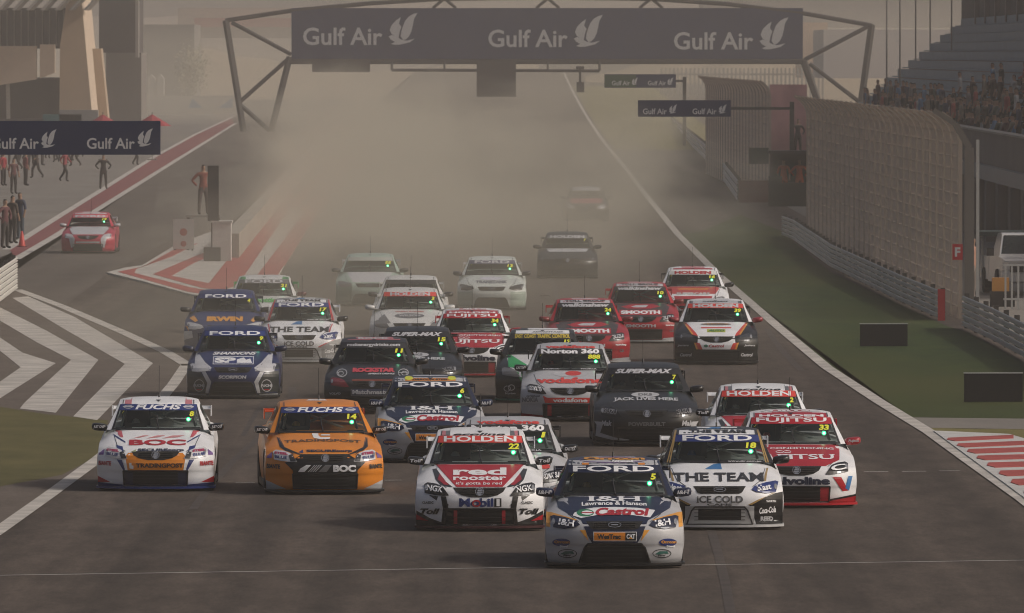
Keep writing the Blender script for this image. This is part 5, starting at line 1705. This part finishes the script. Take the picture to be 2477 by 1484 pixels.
def jack_car(px, py, m, num, label):
    c = Car(px, py, m, label, (.020, .020, .019), wing=CHAR)
    c.banner(BLACK, 'SUPER-MAX', LSIL, .05, .50, .4)
    c.number(num)
    c.patch([disc(0, .902, .245, .046)], LSIL, .005)
    c.text('DKS', -.12, .12, .882, .922, GREY, .03)
    c.text('JACK LIVES HERE', -.56, .56, .775, .842, LSIL, .04, serif=True, arch=.01)
    c.heads((.025, .025, .028), 'ISUZU', GREY)
    c.text('POWERBUILT', -.32, .32, .355, .425, GREY, .05, serif=True)
    c.text('Mak', .60, .80, .36, .45, SILVER, .04, .2)
    c.text('Mak', -.78, -.60, .36, .45, SILVER, .04, .2)
    c.patch([[(-.90, .44), (-.77, .43), (-.76, .36), (-.80, .24), (-.55, .16), (-.30, .125), (-.32, .105), (-.60, .12), (-.88, .19), (-.86, .38)]], SILVER, .005)
    c.patch([[(.90, .44), (.77, .43), (.76, .36), (.80, .24), (.55, .16), (.52, .12), (.60, .12), (.88, .19), (.86, .38)]], SILVER, .005)
    c.badge()
    return c

def blue_ford(px, py, m, num, label, scheme):
    if scheme == 'irwin':
        c = Car(px, py, m, label, (.020, .030, .115), 'falcon', wing=NAVY, mirror=CHAR, lamp=False)
        c.banner((.02, .03, .13), 'FORD', WHITE, .025, .47)
        c.number(num)
        c.text('IRWIN', -.40, .42, .715, .83, AMBER, .07)
        c.patch([[(-.80, .80), (-.70, .86), (-.60, .74), (-.66, .70)], [(-.88, .62), (-.80, .60), (-.80, .50)]], AMBER, .005, both=True)
        c.heads(SILVER)
        c.patch([[(-.90, .50), (-.72, .50), (-.70, .35), (-.90, .30)]], SILVER, .005, both=True)
    else:
        c = Car(px, py, m, label, (.013, .022, .095), 'falcon', wing=NAVY, mirror=NAVY, splitter=CHAR)
        c.banner(BLUE, 'FORD', WHITE, .025, .50)
        c.number(num)
        c.text('SHANNONS', -.42, .45, .875, .935, WHITE, .04, .4)
        c.patch([[(-.76, .945), (-.71, .93), (-.55, .72), (-.42, .62), (-.44, .55), (-.62, .55), (-.76, .62)]], LSIL, .004, both=True)
        c.patch([[(-.90, .70), (-.84, .72), (-.74, .62), (-.64, .54), (-.56, .42), (-.50, .30), (-.50, .09), (-.90, .09)]], (.03, .035, .035), .003, both=True)
        c.patch([[(-.62, .55), (-.54, .55), (-.42, .34), (-.48, .12), (-.54, .12), (-.50, .32)]], LSIL, .005, both=True)
        c.patch(ring(0, .765, .40, .085, .012, 4), WHITE, .005) if False else c.patch([rect(-.40, .40, .685, .845)], WHITE, .005)
        c.patch([rect(-.388, .388, .696, .834)], BLUE, .006)
        c.text('SP', -.37, .05, .71, .82, WHITE, .06, serif=True)
        c.patch([[(.07, .71), (.07, .78), (.20, .82), (.25, .77), (.33, .80), (.37, .71)]], WHITE, .008)
        c.text('SCORPION', -.28, .27, .40, .465, LSIL, .05, .15)
        c.heads(LSIL)
        for sg in (-1, 1):
            c.patch(ring(.66 * sg, .27, .105, .12, .014), SILVER, .007)
            c.text('FUCHS', .66 * sg - .11, .66 * sg + .11, .245, .295, SILVER, .06)
            c.patch([rect(.66 * sg - .05, .66 * sg + .05, .18, .20)], RED, .008)
        c.patch([[(-.88, .125), (-.52, .10), (-.52, .075), (-.88, .08)]], LSIL, .006, both=True)
    c.badge()
    return c

def smooth_car(px, py, m, num, label):
    c = Car(px, py, m, label, CRIM, cabin=RED, wing=(.45, .05, .05), mirror=(.20, .03, .03), splitter=(.4, .4, .4))
    c.patch([[(-.56, 1.368), (.56, 1.368), (.54, 1.478), (-.54, 1.478)]], LSIL, .003)
    c.text('TOLL GROUP', -.44, .44, 1.39, 1.43, CHAR, .03)
    c.banner(CHAR, 'walkinshaw', LSIL, .05, .52, .2)
    c.number(num)
    c.patch([[(-.72, .950), (.72, .950), (.60, .66), (.44, .628), (-.44, .628), (-.60, .66)]], (.06, .045, .04), .0035)
    c.patch([[(-.45, .87), (-.22, .93), (.30, .93), (.48, .875), (.25, .82), (-.30, .82)]], RED, .005)
    c.patch([[(-.22, .87), (-.10, .905), (.20, .91), (.12, .85), (-.15, .85)]], LSIL, .006)
    c.patch([rect(-.50, .50, .665, .79)], RED, .005)
    c.text('SMOOTH', -.46, .46, .685, .772, WHITE, .06)
    c.heads(BLACK, 'ISUZU', LSIL)
    c.patch([rect(-.50, .50, .345, .475)], RED, .005)
    c.text('SMOOTH', -.35, .35, .375, .445, LSIL, .05)
    for sg in (-1, 1):
        c.text('supercheap', .70 * sg - .12, .70 * sg + .12, .40, .45, WHITE, .04)
        c.text('CB', .72 * sg - .05, .72 * sg + .05, .27, .33, GREY, .04)
    c.patch([[(-.90, .16), (-.90, .09), (-.50, .09), (-.52, .125)]], LSIL, .006, both=True)
    c.badge()
    return c

def driver(c, helmet, label):
    bpy.context.view_layer.update()
    p = c.root.matrix_world @ Vector((-.36, 2.46, -.20))
    o = person(p, 'sit', (.05, .05, .06), (.04, .04, .05), label, 'drivers of the leading cars', c.root.rotation_euler.z, 1.0, helmet)
    o.material_slots[2].material = cloth(helmet)
# ---- front of the field
driver(toll_car(1160, 1278, .001, '22', 'white race car with red bonnet and yellow number 22 in its windscreen'), (0.5, 0.5, 0.5), 'driver with white helmet behind the windscreen of the red bonneted white car')
driver(ih_car(1487, 1368, .001, '5', 'silver and navy race car number 5 leading on the finish line', True), (0.45, 0.28, 0.05), 'driver with orange helmet behind the windscreen of the leading silver and navy car')
driver(team_car(1741, 1275, .000, '18', 'white race car number 18 with black bumper corners and gold stripes', GOLD, BLACK), (0.05, 0.12, 0.35), 'driver with blue helmet behind the windscreen of the white car with gold stripes')
driver(fujitsu_car(1927, 1222, -.014, '33', 'white race car number 33 with red bonnet, roof and mirrors'), (0.45, 0.05, 0.05), 'driver with red helmet behind the windscreen of the white car with red mirrors')
driver(boc_car(376, 1182, -.009, '8', 'white race car number 8 with orange strip under its grille', False), (0.5, 0.5, 0.5), 'driver with white helmet behind the windscreen of the white car farthest left')
driver(boc_car(787, 1190, -.056, '14', 'orange race car number 14 with black nose', True), (0.5, 0.45, 0.05), 'driver with yellow helmet behind the windscreen of the orange car')
driver(vodafone_car(1228, 1244, .0, '1', 'silver race car number 1 half hidden behind car 22'), (0.45, 0.05, 0.05), 'driver with red helmet behind the windscreen of the silver car behind the red bonneted one')
driver(ih_car(1046, 1114, -.022, '6', 'silver and navy race car number 6 with orange roof band', False), (0.45, 0.28, 0.05), 'driver with orange helmet behind the windscreen of the navy car behind the orange one')
driver(jack_car(1565, 1074, -.015, '7', 'charcoal grey race car number 7 with white oval on its bonnet'), (0.3, 0.3, 0.3), 'driver with grey helmet behind the windscreen of the charcoal car with white oval')
driver(toll_car(1843, 1141, -.003, '2', 'white and red race car number 2 half hidden behind car 33', False), (0.5, 0.5, 0.5), 'driver with white helmet behind the windscreen of the white car behind the red mirrored one')
driver(vodafone_car(1379, 1014, .005, '888', 'silver race car number 888 with red bumper bar'), (0.45, 0.05, 0.05), 'driver with red helmet behind the windscreen of the silver car with red bumper bar')

# ---- middle of the field
c = Car(900, 996, .003, 'dark grey race car number 11 with red bonnet lettering', (.022, .022, .021), wing=CHAR, mirror=CHAR)
c.patch([[(-.50, 1.42), (.50, 1.42), (.48, 1.475), (-.48, 1.475)]], (.50, .14, .16), .004)
c.text('ROCK', -.30, .30, 1.43, 1.465, LSIL, .05)
c.banner(CHAR, 'rockenergydrinks.com', LSIL, .03, .50)
c.number('11')
c.text('ROCKSTAR', -.38, .42, .79, .875, (.60, .06, .08), .08)
c.text('ENERGY DRINKS', -.08, .42, .745, .775, LSIL, .05, .2)
for sg in (-1, 1):
    c.panel('livery_panel', ring(.58 * sg, .78, .10, .08, .014) + [rect(.58 * sg - .092, .60 * sg - .03 if sg < 0 else .58 + .092, .776, .786)] + ring(.60 * sg, .77, .055, .045, .012), paint(SILVER), .006)
c.heads((.20, .03, .035), None)
c.patch([rect(-.38, .38, .628, .65)], (.30, .06, .02), .006)
c.patch([rect(-.40, .40, .34, .475)], GREY, .006)
c.patch([rect(-.385, .385, .355, .475)], (.06, .065, .10), .007)
c.text('Matchmaster', -.37, .37, .375, .455, LSIL, .05, lift=.011)
for x in (-.70, .70):
    c.text('VOLVO', x - .11, x + .11, .37, .41, SILVER, .05)
c.badge()
blue_ford(563, 960, -.003, '9', 'dark blue race car number 9 with silver wings on its bonnet', 'sp')

c = Car(1312, 969, .004, 'green, white and black race car with yellow windscreen lettering', (.018, .022, .018), cabin=(.03, .033, .03), wing=CHAR, lamp=False, splitter=(.04, .15, .10))
c.patch([[(-.53, 1.368), (.53, 1.368), (.51, 1.478), (-.51, 1.478)]], WHITE, .004)
c.text('ADVANTAGE', -.20, .40, 1.385, 1.41, GREY, .03)
c.banner(CHAR, 'EAST COAST TRAFFIC CONTROL', (.55, .42, .05), .05, .54)
c.text('12', .42, .55, 1.178, 1.245, YELL, .055, .1, name='race_number')
c.patch([[(-.72, .948), (.72, .948), (.62, .66), (.44, .628), (-.44, .628), (-.62, .66)]], (.66, .66, .66), .0035)
c.patch([[(-.68, .945), (-.62, .945), (-.30, .74), (-.36, .66), (-.66, .70)]], GREEN, .005, both=True)
c.patch([[(-.60, .62), (-.42, .60), (-.40, .50), (-.56, .52)]], LSIL, .005, both=True)
c.patch([[(-.52, .62), (-.42, .60), (-.25, .34), (-.35, .30)]], (.05, .22, .08), .004, both=True)
c.patch([[(-.05, .80), (.20, .86), (.40, .80), (.15, .74)]], RED, .006)
c.heads(GREY)
for sg in (-1, 1):
    c.panel('lettering', ring(.60 * sg, .30, .07, .06, .016) + ring(.68 * sg, .28, .07, .06, .016), vinyl(SILVER), .007)
    c.text('Norton', .62 * sg - .10, .62 * sg + .10, .17, .21, SILVER, .05)
c.badge()

c = Car(1733, 878, .008, 'white and black race car number 39 with red and yellow bonnet edges', (.012, .013, .013), cabin=WHITE, wing=CHAR, mirror=(.30, .03, .04))
c.patch([[(-.50, 1.37), (.50, 1.37), (.48, 1.478), (-.48, 1.478)]], LSIL, .004)
c.patch([[(-.58, 1.37), (-.50, 1.37), (-.48, 1.478), (-.56, 1.478)]], GREY, .004, both=True)
c.text('SUPERCHEAP', -.28, .28, 1.395, 1.42, CHAR, .03)
c.banner(BRED, 'HOLDEN', LSIL, .06, .50)
c.number('39')
c.patch([[(-.72, .950), (.72, .950), (.40, .62), (.42, .40), (.34, .34), (-.34, .34), (-.42, .40), (-.40, .62)]], WHITE, .0035)
c.patch([[(-.70, .945), (-.64, .93), (-.44, .70), (-.40, .63), (-.52, .66)]], BRED, .005, both=True)
c.patch([[(-.71, .93), (-.68, .93), (-.50, .68), (-.53, .66)]], AMBER, .006, both=True)
c.patch([disc(0, .898, .34, .028)], GREY, .005)
c.text('supercheap', -.28, .28, .886, .91, AMBER, .03, lift=.011)
c.patch([rect(-.33, .33, .805, .832)], BRED, .005)
c.patch([rect(-.20, .20, .715, .785)], (.45, .48, .05), .005)
c.text('AUTO', -.18, .18, .728, .775, (.05, .20, .06), .07, .2)
c.patch([[(-.45, .49), (-.36, .47), (-.30, .34), (-.40, .34)]], BRED, .005, both=True)
c.patch([[(-.49, .49), (-.45, .48), (-.40, .34), (-.44, .34)]], AMBER, .005, both=True)
c.text('Castrol', -.17, .17, .385, .445, RED, .04, .15)
c.patch([disc(-.23, .415, .045, .03)], (.03, .16, .10), .006)
c.heads((.05, .052, .055), None)
for sg in (-1, 1):
    c.text('Jesters', .72 * sg - .12, .72 * sg + .12, .40, .45, SILVER, .04, .2)
    c.text('Castrol', .66 * sg - .13, .66 * sg + .13, .19, .26, SILVER, .05, .2)
c.badge()

jack_car(1006, 963, .004, '15', 'charcoal grey race car number 15 partly behind car 11')
fujitsu_car(1141, 908, .0, '34', 'white race car number 34 with red bonnet, roof and windscreen band')
smooth_car(1425, 876, -.032, '24', 'dark red race car number 24 with grey roof, nearer of two alike')
smooth_car(1550, 826, .0, '10', 'dark red race car number 10 with grey roof, farther of two alike')

c = Car(1677, 779, .010, 'white and red race car beside the white edge line at the rear', WHITE, wing=CHAR, splitter=CRIM)
c.patch([[(-.50, 1.40), (.50, 1.40), (.48, 1.478), (-.48, 1.478)]], RED, .004)
c.banner(OFFW, 'HOLDEN', RED, .05, .46)
c.number('16')
c.patch([[(-.70, .950), (.70, .950), (.56, .76), (-.56, .76)]], (.52, .055, .045), .004)
c.patch([[(-.40, .90), (.40, .90), (.36, .87), (-.36, .87)]], AMBER, .005)
c.patch([[(-.48, .70), (.48, .70), (.42, .46), (.30, .36), (-.30, .36), (-.42, .46)]], RED, .0035)
c.text('SUPERCARS', -.42, .42, .735, .79, OFFW, .05)
c.heads(GREY, 'RED', LSIL)
c.badge()

team_car(723, 875, .008, '17', 'white race car number 17 with red pillar stripes', (.55, .06, .07), (.30, .30, .30))
blue_ford(541, 849, .0, '4', 'blue race car number 4 with orange bonnet lettering', 'irwin')

c = Car(634, 805, .0, 'white and green race car in the dust behind car 4', OFFW, 'falcon', wing=GREEN, mirror=(.12, .04, .04))
c.patch([[(.44, 1.37), (.60, 1.37), (.58, 1.47), (.46, 1.47)]], (.06, .30, .08), .004, both=True)
c.banner((.12, .12, .12), 'FORD', LSIL, .03, .46)
c.number('21')
c.text('the bottle-o', -.50, .50, .78, .90, (.06, .42, .07), .05, .1)
c.heads(GREY); c.badge()

c = Car(990, 843, .0, 'white race car with red windscreen band in the middle of the pack', OFFW, wing=OFFW, mirror=OFFW)
c.banner(BRED, 'HOLDEN', LSIL, .05, .46)
c.number('3')
c.patch([disc(0, .80, .34, .06)], GREY, .005)
c.text('WILSON', -.25, .25, .78, .82, LSIL, .04, lift=.011)
c.text('GARRY ROGERS', -.33, .33, .885, .91, (.45, .12, .10), .04)
c.patch([[(-.70, .74), (-.58, .84), (-.42, .62), (-.72, .64)]], GREY, .005)
c.heads(GREY); c.badge()
c = Car(992, 806, .0, 'white race car with dark windscreen band just behind the red-banded white one', OFFW, wing=OFFW, mirror=CHAR, lamp=False)
c.banner(CHAR, '', LSIL)
c.patch([[(-.60, .86), (.60, .86), (.42, .64), (-.42, .64)]], SILVER, .005)
c.heads(GREY); c.badge()

# ---- in the dust
c = Car(893, 738, .0, 'pale silver green race car fading into dust on the far left lane', (.36, .47, .40), 'falcon', wing=SILVER, mirror=CHAR, simple=True)
c.banner((.40, .42, .38), '', LSIL); c.number('55')
c.patch([[(-.62, .945), (.62, .945), (.44, .66), (-.44, .66)]], LSIL, .004)
c.patch([[(-.90, .62), (-.46, .60), (-.48, .12), (-.90, .12)]], (.14, .24, .18), .004, both=True)
c.heads(GREY); c.badge()
c = Car(1189, 747, .004, 'pale white green race car alone in the middle of the track', (.60, .64, .60), 'falcon', wing=SILVER, mirror=CHAR, simple=True)
c.banner((.10, .10, .16), 'FORD', LSIL, .03, .46); c.number('12')
c.text('TRANSTANK', -.42, .42, .72, .80, (.15, .16, .20), .05)
c.patch([disc(-.02, .86, .30, .05)], (.66, .66, .74), .005)
c.patch([[(-.90, .50), (-.50, .50), (-.50, .12), (-.90, .12)]], (.36, .44, .38), .004, both=True)
c.heads(CHAR); c.badge()
c = Car(1373, 672, .0, 'dark race car as a faint shape in the dust, nearer one', (.022, .022, .022), wing=CHAR, simple=True, lamp=False)
c.banner(GREY, 'HOLDEN', LSIL); c.number('7'); c.heads(CHAR)
c.patch([[(-.66, .945), (.66, .945), (.56, .84), (-.56, .84)]], LSIL, .004); c.badge()
c = Car(1418, 533, .0, 'dark red race car as a faint shape in the dust, farthest of all', (.03, .026, .026), wing=CHAR, simple=True, lamp=False)
c.patch([[(-.70, .948), (.70, .948), (.60, .74), (-.60, .74)]], (.50, .06, .08), .004)
c.patch([[(-.56, 1.28), (.56, 1.28), (.54, 1.478), (-.54, 1.478)]], SILVER, .006); c.heads(LSIL); c.badge()
c = Car(212, 611, .01, 'red and white race car driving out of the pit lane', (.45, .04, .07), cabin=(.55, .05, .08), wing=LSIL, mirror=SILVER, simple=True)
c.patch([[(-.54, 1.40), (.54, 1.40), (.52, 1.478), (-.52, 1.478)]], OFFW, .004)
c.banner((.62, .16, .18), 'FORD', LSIL); c.number('19')
c.patch([[(-.72, .948), (.72, .948), (.52, .66), (-.52, .66)]], SILVER, .004)
c.patch([[(-.70, .70), (-.55, .66), (-.44, .50), (-.46, .26), (-.56, .20), (-.62, .45)]], LSIL, .005, both=True)
c.heads(SILVER); c.patch([rect(-.40, .40, .36, .42)], SILVER, .005); c.badge()
# ================================================================ air: thin haze everywhere, thicker dust raised by the field
def volume_mat(name, rgb, dens, soft=False):
    m = bpy.data.materials.new(name)
    m.use_nodes = True
    nt = m.node_tree
    nt.nodes.clear()
    out = nt.nodes.new('ShaderNodeOutputMaterial')
    v = nt.nodes.new('ShaderNodeVolumePrincipled')
    v.inputs['Color'].default_value = (*rgb, 1)
    v.inputs['Density'].default_value = dens
    v.inputs['Anisotropy'].default_value = 0.0
    nt.links.new(v.outputs['Volume'], out.inputs['Volume'])
    if soft:                     # a cloud thins out towards its rim
        tc = nt.nodes.new('ShaderNodeTexCoord')
        ln = nt.nodes.new('ShaderNodeVectorMath'); ln.operation = 'LENGTH'
        nt.links.new(tc.outputs['Object'], ln.inputs[0])
        n = nt.nodes.new('ShaderNodeTexNoise'); n.inputs['Scale'].default_value = 3.4; n.inputs['Detail'].default_value = 3
        nt.links.new(tc.outputs['Object'], n.inputs['Vector'])
        ad = nt.nodes.new('ShaderNodeMath'); ad.operation = 'MULTIPLY_ADD'; ad.inputs[1].default_value = 1.25; 
        nt.links.new(n.outputs['Fac'], ad.inputs[0]); nt.links.new(ln.outputs['Value'], ad.inputs[2])
        mr = nt.nodes.new('ShaderNodeMapRange'); mr.interpolation_type = 'SMOOTHSTEP'
        mr.inputs['From Min'].default_value = .72; mr.inputs['From Max'].default_value = 1.5
        mr.inputs['To Min'].default_value = dens; mr.inputs['To Max'].default_value = 0.0
        nt.links.new(ad.outputs['Value'], mr.inputs['Value'])
        nt.links.new(mr.outputs['Result'], v.inputs['Density'])
    return m
HAZE_COL = (0.84, 0.78, 0.72)
DUST_COL = (0.80, 0.75, 0.62)
hz = MB().box(-1500, 1500, -60, 3400, -1.5, 48).build('haze', volume_mat('haze_air', HAZE_COL, 0.00036))
tag(hz, 'thin dusty haze filling the air over the circuit', kind='stuff')
def dust(name, label, c, r, dens):
    bm = bmesh.new()
    bmesh.ops.create_icosphere(bm, subdivisions=3, radius=1.0)
    for v in bm.verts:
        v.co.z = max(v.co.z, (-c[2] - .3) / r[2])
    me = bpy.data.meshes.new(name)
    bm.to_mesh(me); bm.free()
    me.materials.append(volume_mat(name + '_cloud', DUST_COL, dens, True))
    o = bpy.data.objects.new(name, me); COL.objects.link(o)
    o.location = c
    o.scale = r
    tag(o, label, kind='stuff')
    return o
dust('dust', 'dust cloud over the middle of the track behind the field', (-.5, 420, .4), (13, 135, 5.5), .0185)
dust('dust', 'yellow dust raised along the pit wall side of the track', (-6.4, 490, .5), (7.5, 175, 7.0), .0270)
dust('dust', 'yellow dust farther up the pit wall side of the straight', (-10.5, 760, .6), (10, 150, 6.0), .0110)
dust('dust', 'thin far dust down the straight below the gantry', (1, 780, .6), (26, 200, 5.5), .0058)
dust('dust', 'low dust between the middle cars', (-3.0, 272, .3), (14.0, 82, 6.0), .0078)
dust('dust', 'broad pale dust bank beyond the gantry', (-10, 1190, 1.5), (150, 170, 17), .0052)
